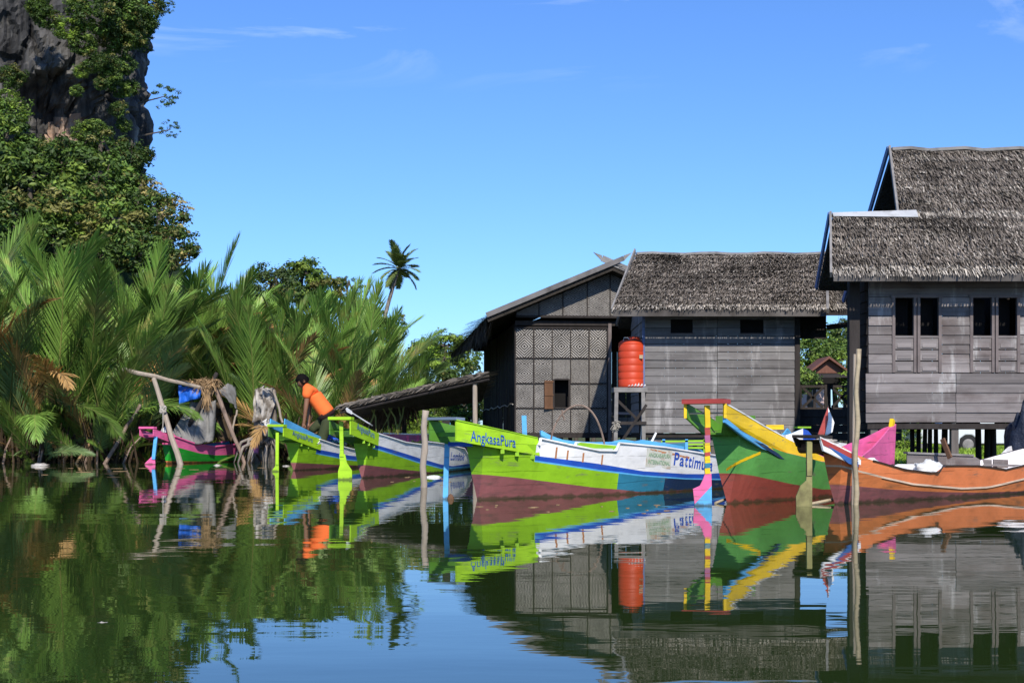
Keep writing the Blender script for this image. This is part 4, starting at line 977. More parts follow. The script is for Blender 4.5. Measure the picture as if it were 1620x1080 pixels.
# ---- D: yellow and green with red cap
def boatD():
    ax = Axis(PX(1152, 796), (X(1412, 19.4), 19.4)); r = thing('fishing_boat', 'green boat with broad yellow side board, red cap plank and pink pointed prow', 'boat', ax.P(.5, 0, 0))
    wg = [(0, .17), (.1, .26), (.3, .36), (.55, .36), (.7, .26), (.85, .13), (.95, .05), (1, .02)]; g = lambda t: interp(wg, t)
    gun = ax.curve([(1152, 688), (1200, 700), (1240, 715), (1300, 730), (1330, 732), (1356, 727), (1380, 709), (1396, 692), (1408, 677), (1411, 676)], g); gun[0] = (0, gun[0][1])
    gun = gun[:-1]
    mar = [(t, max(.02, z)) for t, z in ax.curve([(1152, 745), (1200, 752), (1260, 765), (1310, 774), (1412, 778)], g)]
    mid = [(t, z - .12) for t, z in gun]
    o, gz_ = hull('hull', ax, r, [mar, mid, gun], ['redbottom', 'green2', 'hull_pink'], [[(1, 0)], [(.62, 1), (1, 2)], [(.62, 1), (1, 2)]], wg=wg, inner='hull_pink', n=48)
    hwD = HW[0]; inside(ax, r, gz_, 'skyblue', 'yellow', (.35, .5), wg=wg)
    b = MB(); b.beam(ax.P(.99, 0, gz_(.97) - .02), ax.P(1.0, 0, gz_(1) + .06), .05, .08); b.build('prow_tip', 'yellow', r)
    ba = .235
    def brd(pts, name, m_, s=1, e=0, th=.025):
        b = MB(); q = [ax.tz(*p, lambda t: ba + .1 * max(0, min(1, t * 2.6)) + e) for p in pts]
        b.prism([ax.P(t, s * (ba + .1 * max(0, min(1, t * 2.6)) + e), z) for t, z in q], ax.n * (-th * s)); return b.build(name, m_, r)
    T_ = [(1147, 637), (1172, 652), (1210, 675), (1240, 691), (1265, 704), (1306, 724), (1306, 740), (1280, 735), (1233, 718), (1205, 700), (1176, 683), (1147, 660)]
    brd(T_, 'side_board', 'yellow'); brd([(x, y) for x, y in T_], 'side_board', 'dgreen', -1)
    brd([(1147, 636), (1172, 650), (1210, 673), (1240, 689), (1240, 691), (1210, 675.3), (1172, 652.3), (1147, 638)], 'board_edge', 'white', 1, .006)
    brd([(1147, 659), (1176, 682), (1205, 699), (1216, 706), (1216, 713), (1205, 709), (1176, 691), (1147, 668)], 'trim_board', 'skyblue', 1, .0)
    brd([(1169, 678), (1205, 700), (1233, 718), (1280, 735), (1306, 740), (1306, 745), (1280, 740), (1233, 724), (1205, 706)], 'trim_board', 'navy', 1, .004)
    brd([(1280, 735), (1306, 740), (1306, 746), (1290, 744)], 'bow_patch', 'hull_pink', 1, .01); brd([(1283, 727), (1293, 730), (1293, 743), (1283, 740)], 'bow_patch', 'skyblue', 1, .008)
    q = ax.tz(1147, 638, ba); tA, zA = q; qb = ax.tz(1147, 661, ba)
    b = MB(); b.prism([ax.P(tA - .01, ba + .015, zA), ax.P(tA + .02, ba + .015, zA - .004), ax.P(tA + .02, -ba - .015, zA - .004), ax.P(tA - .01, -ba - .015, zA)], (0, 0, .05)); b.build('cap_plank', 'redcap', r)
    # V-shaped trough under the cap: two slanting bottom boards and an aft frame
    zt = qb[1]; zb = ax.tz(1152, 687, .1)[1]
    for s in (1, -1):
        b = MB(); b.prism([ax.P(tA, s * ba, zt), ax.P(tA + .16, s * (ba + .02), zt - .12), ax.P(tA + .18, s * .12, zb - .07), ax.P(tA + .035, s * .12, zb)], ax.n * (-.02 * s) + V((0, 0, .005))); b.build('trough_board', 'dgreen', r)
    b = MB(); b.prism([ax.P(tA + .035, .12, zb), ax.P(tA + .25, .14, zb - .07), ax.P(tA + .25, -.14, zb - .07), ax.P(tA + .035, -.12, zb)], (0, 0, .02)); b.build('trough_floor', 'dgreen', r)
    b = MB(); b.prism([ax.P(tA + .1, -ba, zt - .02), ax.P(tA + .1, ba, zt - .02), ax.P(tA + .1, .12, zb), ax.P(tA + .1, -.12, zb)], ax.u * .02); b.prism([ax.P(tA + .14, -ba, zA - .12), ax.P(tA + .14, ba, zA - .12), ax.P(tA + .14, ba, zt - .05), ax.P(tA + .14, -ba, zt - .05)], ax.u * .02)
    b.build('bulkhead', 'dgreen', r)
    for s in (1, -1):
        b = MB(); b.beam(ax.P(tA, s * (ba + .0), zA), ax.P(tA, s * ba, zt), .03, .03); b.build('frame_edge', 'yellow', r)
    b = MB(); b.beam(ax.P(tA + .01, -ba, zA - .1), ax.P(tA + .01, ba, zA - .1), .02, .02); b.build('crosspiece', 'bamboo', r)
    # painted stripe on the hull's quarter
    b = MB(); u, v = ax.tz(1157, 743, g), ax.tz(1205, 716, g); 
    def hb(t, z):
        zg = gz_(t); return lerp(interp(W_WL, t), interp(wg, t), max(0, min(1, z / zg)) ** .75)
    N_ = 6; rowp = [(lerp(u[0], v[0], i / N_), lerp(u[1], v[1], i / N_)) for i in range(N_ + 1)]
    for (t0, z0), (t1, z1) in zip(rowp, rowp[1:]):
        b.prism([ax.P(t0, hb(t0, z0), z0 - .015), ax.P(t1, hb(t1, z1), z1 - .018), ax.P(t1, hb(t1, z1 + .03) , z1 + .02), ax.P(t0, hb(t0, z0 + .03), z0 + .015)], ax.n * .006)
    conform(b.build('painted_stripe', 'yellow', r), ax, hwD, .004)
    # banded rudder
    Yr = ax.P(tA + .0, 0, 0).y; b = MB()
    seg = [(641, 0), (676, 2), (688, 3), (700, 0), (715, 2), (721, 0), (732, 4), (740, 0), (749, 0)]
    for (y0, m0), (y1, _) in zip(seg, seg[1:]): b.beam(at(1118.5, y0, Yr), at(1119.5, y1, Yr), .055, .05, m0, up=(0, 1, 0))
    o = b.build('rudder', ['yellow', 'skyblue', 'redcap', 'magenta', 'teal'], r)
    b = MB(); bl = [(1115, 749), (1125, 749), (1125.5, 768), (1126, 820), (1097, 820), (1096, 773), (1107, 768), (1112, 758)]
    P_ = [V((at(x, y, Yr).x, Yr - .02, at(x, y, Yr).z)) for x, y in bl]; mid1 = V((at(1104, 790, Yr).x, Yr - .02, at(1104, 790, Yr).z)); mid2 = V((at(1100, 796, Yr).x, Yr - .02, at(1100, 796, Yr).z))
    b.prism([P_[0], P_[1], P_[2], at(1112, 783, Yr - .02), at(1099, 797, Yr - .02), P_[5], P_[6], P_[7]], (0, .03, 0), 0)
    b.prism([P_[2], P_[3], P_[4], at(1099, 797, Yr - .02), at(1112, 783, Yr - .02)], (0, .03, 0), 1)
    b.build('blade', ['hull_pink', 'skyblue'], o)
    b = MB(); b.tube([at(1132, 795.5, 15.1), at(1150, 788, 15.35)], .016, 6); b.build('propeller_shaft', 'bamboo', r)
paint('green2', (.11, .34, .075)); paint('redcap', (.40, .06, .05))
boatD()
# ---- E: orange boat
def boatE():
    ax = Axis(PX(1322, 797), (X(1735, 20.1), 20.1)); r = thing('fishing_boat', 'weathered orange boat with grey bench boards and white cloths, at the right', 'boat', ax.P(.5, 0, 0))
    wg = [(0, .13), (.08, .22), (.3, .34), (.55, .38), (.8, .32), (.93, .17), (1, .05)]; g = lambda t: interp(wg, t)
    gun = ax.curve([(1322, 706), (1345, 716), (1380, 728), (1430, 742), (1470, 747), (1484, 746.5), (1491, 736), (1545, 736), (1590, 742), (1620, 735), (1680, 715), (1735, 690)], g); gun[0] = (0, gun[0][1])
    rub = ax.curve([(1322, 728), (1360, 743), (1400, 753), (1450, 764), (1530, 771), (1570, 769), (1620, 757), (1735, 725)], g)
    mar = [(0, .21), (.12, .14), (.25, .085), (.4, .045), (.55, .03), (1, .03)]
    ru2 = [(t, z - .02) for t, z in rub]
    o, gz_ = hull('hull', ax, r, [mar, ru2, rub, gun], ['maroon', 'orange_low', 'palestripe', 'orange'], [[(1, 0)], [(1, 1)], [(1, 2)], [(1, 3)]], wg=wg, inner='white', n=56)
    inside(ax, r, gz_, 'orange_low', 'trim', (.4, .6), wg=wg)
    hwE = HW[0]; rail(ax, r, [q for q in gun if .02 < q[0] < .98], 'dark', .012, .012, wg=wg)
    rail(ax, r, [(t, z) for t, z in rub if t > .05], 'palestripe', .014, .014, (1,), wg=wg, off=.003, name='rub_rail', dz=-.015, hw=hwE)
    # sloping side boards at the stern: red over white with a blue lower edge
    ba = .17
    def brd(pts, name, m_, s=1, e=0, th=.02):
        b = MB(); q = [ax.tz(*p, lambda t: ba + .1 * max(0, min(1, t * 5 + .1)) + e) for p in pts]
        b.prism([ax.P(t, s * (ba + .1 * max(0, min(1, t * 5 + .1)) + e), z) for t, z in q], ax.n * (-th * s)); return b.build(name, m_, r)
    for s in (1, -1):
        brd([(1297, 690), (1350, 716), (1362, 727), (1362, 735), (1341, 731), (1303, 713)] if s > 0 else [(1297, 690), (1350, 716), (1350, 722), (1303, 706)], 'side_board', 'white' if s > 0 else 'dark', s)
    brd([(1299, 693), (1350, 718), (1358, 728), (1345, 724), (1303, 704)], 'side_board_band', 'redcap', 1, .006)
    brd([(1310, 705), (1345, 724), (1358, 730), (1358, 738), (1343, 733)], 'side_board_band', 'blueband', 1, .009)
    q = ax.tz(1297, 692, ba); b = MB(); b.prism([ax.P(q[0], ba, q[1]), ax.P(q[0] + .035, ba, q[1] - .01), ax.P(q[0] + .035, -ba, q[1] - .01), ax.P(q[0], -ba, q[1])], (0, 0, .03)); b.build('cap_plank', 'dark', r)
    b = MB(); c = ax.P(q[0] + .03, 0, q[1] - .1); b.tube([c - ax.n * .2, c + ax.n * .1], .07, 12); b.build('stern_log', 'brownwood', r)
    b = MB(); b.prism([ax.P(q[0] + .0, -ba, q[1] - .02), ax.P(q[0], ba, q[1] - .02), ax.P(.03, .06, q[1] - .26), ax.P(.03, -.06, q[1] - .26)], ax.u * .03); b.build('counter', 'dark', r)
    Yr = ax.P(q[0] + .0, 0, 0).y
    rudder(ax, r, Yr, ((1280, 698), (1280, 752)), ((1276, 745), (1284.5, 745), (1284.5, 825), (1260, 825), (1259, 785), (1266, 768), (1275, 760)), 'mossy', 'mossy', .055)
    b = MB(); b.tube([at(1283, 797, 14.9), at(1322, 789, 15.2)], .02, 6); b.build('propeller_shaft', 'bamboo', r)
    # white cloths heaped inside, wooden bench boards
    b = MB(); pts = []
    for i, (px, py) in enumerate(((1437, 717), (1541, 722))): pts.append(px)
    Yb = 17.6
    b.prism([at(1435, 717, Yb), at(1540, 721, Yb), at(1551, 727, Yb), at(1551, 745, Yb), at(1435, 745, Yb)], (0, .03, 0)); b.build('bench_board', 'wood3', r)
    b = MB(); b.prism([at(1436, 714.5, Yb - .02), at(1541, 718.5, Yb - .02), at(1541, 721.5, Yb - .02), at(1436, 717.5, Yb - .02)], (0, .2, 0)); b.build('bench_rail', 'trim', r)
    for x0, x1 in ((1553, 1569), (1572, 1595)):
        b = MB(); y = 18.3; b.prism([at(x0, 726, y), at(x1, 727, y), at(x1, 740, y), at(x0, 740, y)], (0, .03, 0)); b.build('seat_board', 'wood3', r)
    b = MB(); b.beam(at(1491, 694, 17.4), at(1503, 724, 17.3), .03, .06); b.build('wooden_prop', 'brownwood', r)
    return ax, gz_, g
paint('palestripe', (.6, .45, .33)); paint('blueband', (.04, .12, .35)); M['mossy'] = mat('mossy_timber', (.26, .24, .10), .85, .2, (5, .3), (2, 2, 1), bump=(14, .4, .01), dirt=((.12, .1, .05), 4, .45, .7, (1, 1, 1)))
axE, gzE, gE = boatE()
def heap(name, label, cat, mname, c, sx, sy, sz, seed, n=26, group=None, rough=.35, ax=None):
    b = MB(); m = 14
    for i in range(m + 1):
        for j in range(n):
            ph = math.pi / 2 * i / m; th = 2 * math.pi * j / n
            p = V((math.cos(th) * math.cos(ph), math.sin(th) * math.cos(ph), math.sin(ph)))
            k = 1 + rough * noise.noise(p * 2.2 + V((seed, 0, 0))) + rough * .5 * noise.noise(p * 5 + V((0, seed, 0)))
            d = ax.u * (p.x * sx * k) + ax.n * (p.y * sy * k) if ax else V((p.x * sx * k, p.y * sy * k, 0)); b.v.append((c[0] + d.x, c[1] + d.y, c[2] + max(0, p.z) * sz * k))
    for i in range(m):
        for j in range(n):
            a = i * n + j; q = i * n + (j + 1) % n; b.face((a, q, q + n, a + n))
    b.face(range(n - 1, -1, -1))
    return solo(b, name, mname, label, cat, c, group, True)
u, _ = axE.tz(1400, 735, gE); heap('white_cloth_heap', 'crumpled white cloths heaped in the orange boat', 'cloth', 'whitecloth', axE.P(u, -.06, gzE(u) - .12), .5, .15, .16, 4, ax=axE)
u, _ = axE.tz(1447, 742, gE); heap('plastic_sheet', 'pale bluish plastic sheet bunched against the orange gunwale', 'plastic sheet', 'whitecloth', axE.P(u, -.05, gzE(u) - .09), .42, .13, .12, 7, ax=axE)
u, _ = axE.tz(1515, 738, gE); heap('white_cloth_heap', 'white cloth draped over the gunwale below the grey bench board', 'cloth', 'whitecloth', axE.P(u, -.02, gzE(u) - .1), .3, .15, .15, 9, ax=axE)
u = -.01; heap('sack_bundle', 'small pale sack on the stern of the orange boat', 'sack', 'palecloth', axE.P(-.03, -.02, .655), .16, .1, .06, 12)
# pennant of sheet metal, half red half white
t = thing('pennant', 'pointed pennant, red and white halves, standing at the orange boat stern', 'pennant', at(1308, 690, 15.7))
b = MB(); y = 15.7; b.prism([at(1310, 643, y), at(1310.5, 662, y), at(1304, 689, y), at(1294, 687, y)], (0, .02, 0)); b.build('red_half', 'redcap', t)
b = MB(); b.prism([at(1310, 644, y), at(1320, 668, y), at(1317, 683, y), at(1305, 690, y), at(1310.5, 662, y)], (.001, .018, 0)); b.build('white_half', 'white', t)
b = MB(); b.tube([at(1306, 700, y + .03), at(1310, 641, y + .03)], .008, 5); b.build('staff', 'dark', t)
# blue-white prow behind D
def boatG():
    ax = Axis((X(1240, 19.6), 19.6), (X(1330, 20.3), 20.3)); r = thing('canoe', 'small blue and white canoe end rising behind the yellow side board', 'canoe', ax.P(.5, 0, 0))
    wg = [(0, .05), (.3, .2), (.7, .2), (1, .1)]; g = lambda t: interp(wg, t)
    gun = ax.curve([(1240, 690), (1255, 684), (1270, 677), (1274, 677), (1290, 696), (1330, 700)], g); low = [(t, z - .16) for t, z in gun]
    hull('hull', ax, r, [[(0, .25), (1, .25)], low, gun], ['white', 'blue', 'white'], [[(1, 0)], [(1, 1)], [(.2, 2), (.4, 1), (1, 2)]], wg=wg, inner='skyblue', n=16)
    b = MB(); b.box(tuple(at(1262, 677, 19.6)), tuple(at(1276, 674.5, 19.9))); b.build('end_cap', 'lime', r)
boatG()
b = MB(); b.box(tuple(at(1212, 679, 21)), tuple(at(1232, 672, 21.4))); b.box(tuple(at(1214, 690, 21.1)), tuple(at(1217, 679, 21.2)));
solo(b, 'boat_seat', 'yellow', 'small yellow plank seat seen above the yellow side board', 'seat', at(1222, 690, 21.2))
# far right orange bow
def boatO():
    ax = Axis((X(1590, 19.6), 19.6), (X(1720, 22), 22)); r = thing('fishing_boat', 'orange boat end showing behind the navy tarpaulin at the right edge', 'boat', ax.P(.5, 0, 0))
    wg = [(0, .1), (.3, .3), (.7, .3), (1, .1)]; g = lambda t: interp(wg, t)
    gun = ax.curve([(1590, 727), (1620, 717), (1660, 705), (1720, 700)], g); hull('hull', ax, r, [[(0, .1), (1, .1)], gun], ['maroon', 'orange'], [[(1, 0)], [(1, 1)]], wg=wg, inner='white', n=16)
boatO()
heap('tarpaulin_bundle', 'navy blue tarpaulin bundle standing beside the right edge', 'tarpaulin', 'navycloth', (X(1622, 20.6), 20.6, .1), .32, .35, 1.0, 15)
# ---- pink and green boat with tent
def boatP():
    ax = Axis((X(264, 34.2), 34.2), (X(408, 38.3), 38.3)); r = thing('fishing_boat', 'pink and green boat sheltering under a grey tarp tent', 'boat', ax.P(.5, 0, 0))
    wg = [(0, .16), (.1, .24), (.3, .36), (.6, .4), (.9, .25), (1, .1)]; g = lambda t: interp(wg, t)
    gun = ax.curve([(262, 681), (276, 690), (310, 702), (337, 706), (374, 702), (405, 695)], g); gun[0] = (0, gun[0][1])
    low = ax.curve([(262, 698), (282, 707), (319, 717), (345, 720), (373, 719), (405, 712)], g)
    o, gz_ = hull('hull', ax, r, [[(0, .07), (.3, .03), (1, .03)], low, gun], ['orange_low', 'bgreen', 'hull_pink'], [[(1, 0)], [(1, 1)], [(1, 2)]], wg=wg, inner='skyblue', n=32)
    inside(ax, r, gz_, 'skyblue', 'skyblue', (.5,), wg=wg); rail(ax, r, gun[1:], 'hull_pink', .04, .03, wg=wg)
    C_ = ax.curve([(243, 678), (272, 689), (272, 701), (243, 689)], .2); gallery(ax, r, C_, 'hull_pink', 'hull_pink', 'hull_pink', 'magenta', .2, .22, .05)
    rudder(ax, r, ax.P(C_[0][0] + .02, 0, 0).y, ((247, 690), (243, 726)), ((240, 722), (245, 722), (246, 735), (241, 748), (232, 745), (229, 733), (236, 726)), 'skyblue', ['hull_pink'], .08)
    return ax
axP = boatP()
def cloth(name, label, cat, mname, rowsP, seed, amp=.05, n=18, wrinkle=3, th=.006):
    """cloth stretched through rows of points (each row a list); subdivided and wrinkled"""
    b = MB(); Rr = len(rowsP); nn = n
    def samp(row, u):
        k = u * (len(row) - 1); i = min(int(k), len(row) - 2); return V(row[i]).lerp(V(row[i + 1]), k - i)
    G = [[samp(r, i / nn) for i in range(nn + 1)] for r in rowsP]; m = n
    for j in range(m + 1):
        k = j / m * (Rr - 1); q = min(int(k), Rr - 2); f = k - q
        for i in range(nn + 1):
            p = G[q][i].lerp(G[q + 1][i], f); s = noise.noise(V((i / nn * wrinkle * 2 + seed, j / m * wrinkle * .6, seed)))
            b.v.append(tuple(p + V((s * amp * .4, s * amp * 1.5, s * amp * .5))))
    for j in range(m):
        for i in range(nn): a = j * (nn + 1) + i; b.face((a, a + 1, a + nn + 2, a + nn + 1))
    lo = min(v[2] for v in b.v); c = V(rowsP[-1][0])
    o = solo(b, name, mname, label, cat, c, None, True); md = o.modifiers.new('s', 'SOLIDIFY'); md.thickness = th
    return o
Y = 35.3
cloth('tarp_tent', 'grey tarp slung as a tent over the pink boat', 'tent', 'greycloth',
      [[at(303, 630, Y), at(316, 642, Y), at(328, 638, Y), at(342, 632, Y)], [at(287, 660, Y - .25), at(312, 668, Y - .3), at(341, 668, Y - .1)], [at(271, 687, Y - .5), at(300, 700, Y - .5), at(318, 702, Y - .4), at(336, 698, Y - .2)]], 2, .12, 22)
cloth('tarp_flap', 'pale grey tarp flap sloping right from the tent poles', 'tarp', 'greycloth',
      [[at(346, 618, Y + .3), at(360, 606, Y + .8), at(372, 612, Y + 1)], [at(350, 624, Y), at(362, 634, Y + .1), at(375, 647, Y + .3)]], 5, .08, 12)
cloth('tent_back_cloth', 'brown sacking hanging behind the tent poles', 'cloth', 'deadstalk',
      [[at(336, 640, Y + .6), at(352, 632, Y + .6), at(368, 645, Y + .6)], [at(337, 690, Y + .5), at(350, 697, Y + .5), at(368, 697, Y + .5)]], 8, .1, 12)
cloth('blue_cloth', 'bright blue plastic cloth hanging from the slanting pole', 'cloth', 'bluecloth',
      [[at(282, 609, 35), at(300, 612, 35), at(318, 616, 35)], [at(284, 639, 34.9), at(293, 636, 35.05), at(305, 632, 35), at(317, 630, 35.1)]], 3, .07, 14)
def stick(px0, py0, px1, py1, y0, y1, r0, r1, mname, label, name='wooden_pole', bend=.04, group=None):
    p, q = at(px0, py0, y0), at(px1, py1, y1); b = MB(); pts = []
    for i in range(7):
        s = i / 6; o = V((noise.noise(V((px0, i * .7, 0))), 0, noise.noise(V((px1, i * .7, 5))))) * bend
        pts.append(p.lerp(q, s) + o * math.sin(math.pi * s) * 2)
    b.tube(pts, [lerp(r0, r1, i / 6) for i in range(7)], 8)
    return solo(b, name, mname, label, 'pole', q if q.z < p.z else p, group)
stick(243, 598, 287, 741, 34.0, 33.6, .055, .075, 'palepole', 'stout bare pole leaning in front of the pink boat bow')
stick(194, 584, 338, 618, 34.1, 35.2, .06, .045, 'palepole', 'long slanting pole carrying the blue cloth')
stick(337, 606, 387, 733, 35.2, 35.0, .06, .045, 'pole', 'thin brown pole running down right of the pink boat')
stick(343, 590, 288, 694, 35.5, 34.8, .055, .065, 'dark', 'dark pole crossing in front of the grey tent')
stick(330, 640, 338, 606, 35.6, 35.5, .05, .05, 'pole', 'short stub propping the tent ridge')
stick(375, 648, 366, 690, 35.6, 35.5, .025, .025, 'palepole', 'thin pale stick under the right tarp flap')
b = MB(); rg = random.Random(8)
for i in range(260):
    c = at(rg.uniform(300, 345), rg.uniform(599, 608), 35.1); ln = rg.uniform(.1, .3); q = V((rg.uniform(.008, .02), .01, 0)); e = c + V((rg.uniform(-.25, .25), rg.uniform(-.2, .1), -ln if i % 3 else rg.uniform(-.1, .1)))
    b.poly([c - q, c + q, e + q * .3, e - q * .3])
for i in range(70):
    c = at(rg.uniform(324, 331), rg.uniform(606, 625), 35.05); e = c + V((rg.uniform(-.1, .1), rg.uniform(-.1, .1), -rg.uniform(.15, .5))); q = V((.012, .01, 0)); b.poly([c - q, c + q, e + q * .3, e - q * .3])
solo(b, 'dry_frond_bundle', 'straw', 'bundle of dry brown fronds tied over the tent poles', 'fronds', at(330, 612, 35.1))
b = MB(); rg = random.Random(9); pts = []
for k in range(3):
    pts = [at(257 + 4 * math.cos(a * .8 + k) + k, 648 + 5 * math.sin(a * 1.1 + k * 2) + rg.uniform(-2, 2), 33.75 - .03 * math.cos(a)) for a in range(16)]; b.tube(pts, .016, 5)
b.tube([at(258, 650, 33.7), at(258, 668, 33.7), at(256, 697, 33.75)], .012, 5)
solo(b, 'rope_lashing', 'rope', 'pale rope wound round the leaning pole with its end hanging', 'rope', at(257, 697, 33.75))
# white cloth at boat tip
heap('white_cloth_heap', 'small white cloth on the bow rim of the pink boat', 'cloth', 'whitecloth', tuple(at(263, 684, 34.1)), .12, .1, .14, 22)
# ---- mooring poles
def mooring(px, y0, y1, Yp, r, mname, label, lean=0, kind='mooring_pole'):
    b = MB(); p0 = V((X(px, Yp) + lean, Yp, Z(y0, Yp))); p1 = V((X(px, Yp), Yp, -.5)); pts = []; rad = []
    n = 14
    for i in range(n + 1):
        s = i / n; pts.append(p0.lerp(p1, s) + V((.012 * math.sin(i * 1.3 + px), 0, 0))); rad.append(r * (1 + .12 * (1 if i % 5 == 0 else 0)) * lerp(.9, 1.05, s))
    b.tube(pts, rad, 10); return solo(b, kind, mname, label, 'pole', p1, None, True)
mooring(668, 649, 763, 19.6, .048, 'palepole', 'bare wooden mooring pole beside the lime stern', .04)
mooring(1352, 552, 797, 14.9, .027, 'bamboo', 'tall split bamboo pole standing against the orange boat', .035, 'bamboo_pole')
b = MB(); b.tube([(X(1348.5, 14.92), 14.92, -.5), (X(1352.5, 14.92), 14.92, Z(560, 14.92))], .018, 8)
solo(b, 'bamboo_pole', 'palepole', 'thin pale bamboo strip lashed left of the tall bamboo pole', 'pole', (X(1348.5, 14.92), 14.92, -.5))
# ---- stump with draped cloth
def stump():
    Y = 35.5; c = V((X(420, Y), Y, 0)); t = thing('tree_stump', 'broken grey stump with roots right of the pink boat, wrapped in rags', 'stump', c)
    b = MB(); rg = random.Random(12)
    b.tube([at(418, 742, Y), at(414, 700, Y), at(412, 660, Y), at(410, 620, Y)], [.3, .2, .17, .12], 10); b.tube([at(428, 742, Y), at(430, 690, Y - .1), at(430, 640, Y - .1), at(432, 615, Y)], [.24, .15, .13, .08], 10)
    b.build('trunk', 'palebark', t, True)
    for i in range(9):
        b = MB(); a = rg.uniform(-1, 1); p = at(420 + rg.uniform(-16, 20), rg.uniform(690, 712), Y - .1); q = p + V((a * .55, -.3 + rg.uniform(-.2, .2), -.05)); e = V((q.x + a * .25, q.y - .1, -.15))
        b.tube([p, (p + q) / 2 + V((0, 0, .08)), q, e], [.07, .06, .045, .03], 6); b.build('root', 'palebark', t, True)
    cloth('rag', 'pale sacking draped over the grey stump', 'cloth', 'palecloth', [[at(403, 616, Y - .25), at(417, 611, Y - .3), at(431, 616, Y - .25)], [at(401, 640, Y - .35), at(416, 642, Y - .42), at(434, 640, Y - .35)], [at(399, 668, Y - .3), at(414, 665, Y - .45), at(428, 676, Y - .35)]], 4, .18, 18)
    cloth('rag', 'white rag caught low on the grey stump', 'cloth', 'whitecloth', [[at(412, 668, Y - .45), at(422, 662, Y - .5), at(432, 668, Y - .45)], [at(414, 686, Y - .5), at(424, 690, Y - .5), at(431, 680, Y - .5)]], 6, .14, 10)
    stick(432, 612, 447, 668, Y - .5, Y - .4, .03, .03, 'palepole', 'slim grey pole leaning on the rag-draped stump')
    b = MB(); c = at(404, 705, Y - .6)
    b.tube([at(405, 698, Y - .6), at(405, 718, Y - .6)], [.06, .07], 8); solo(b, 'plastic_bottle', 'magenta', 'dull pink plastic bottle hanging at the stump roots', 'bottle', at(405, 718, Y - .6))
stump()
# ================================================================== the man in the orange shirt
def skin_obj(name, joints, edges, rad, mname, parent, root, sub=2):
    me = bpy.data.meshes.new(name); o0 = world_loc(parent) if parent else V((0, 0, 0))
    me.from_pydata([tuple(V(j) - o0) for j in joints], edges, []); o = bpy.data.objects.new(name, me); col.objects.link(o); o.parent = parent
    o.modifiers.new('skin', 'SKIN'); me.skin_vertices[0].data[root].use_root = True
    for i, r in enumerate(rad): me.skin_vertices[0].data[i].radius = r if isinstance(r, tuple) else (r, r)
    s = o.modifiers.new('sub', 'SUBSURF'); s.levels = sub; s.render_levels = sub
    dg = bpy.context.evaluated_depsgraph_get(); m2 = bpy.data.meshes.new_from_object(o.evaluated_get(dg)); o.modifiers.clear(); o.data = m2
    m2.materials.clear(); m2.materials.append(M[mname]); m2.polygons.foreach_set('use_smooth', [True] * len(m2.polygons)); return o
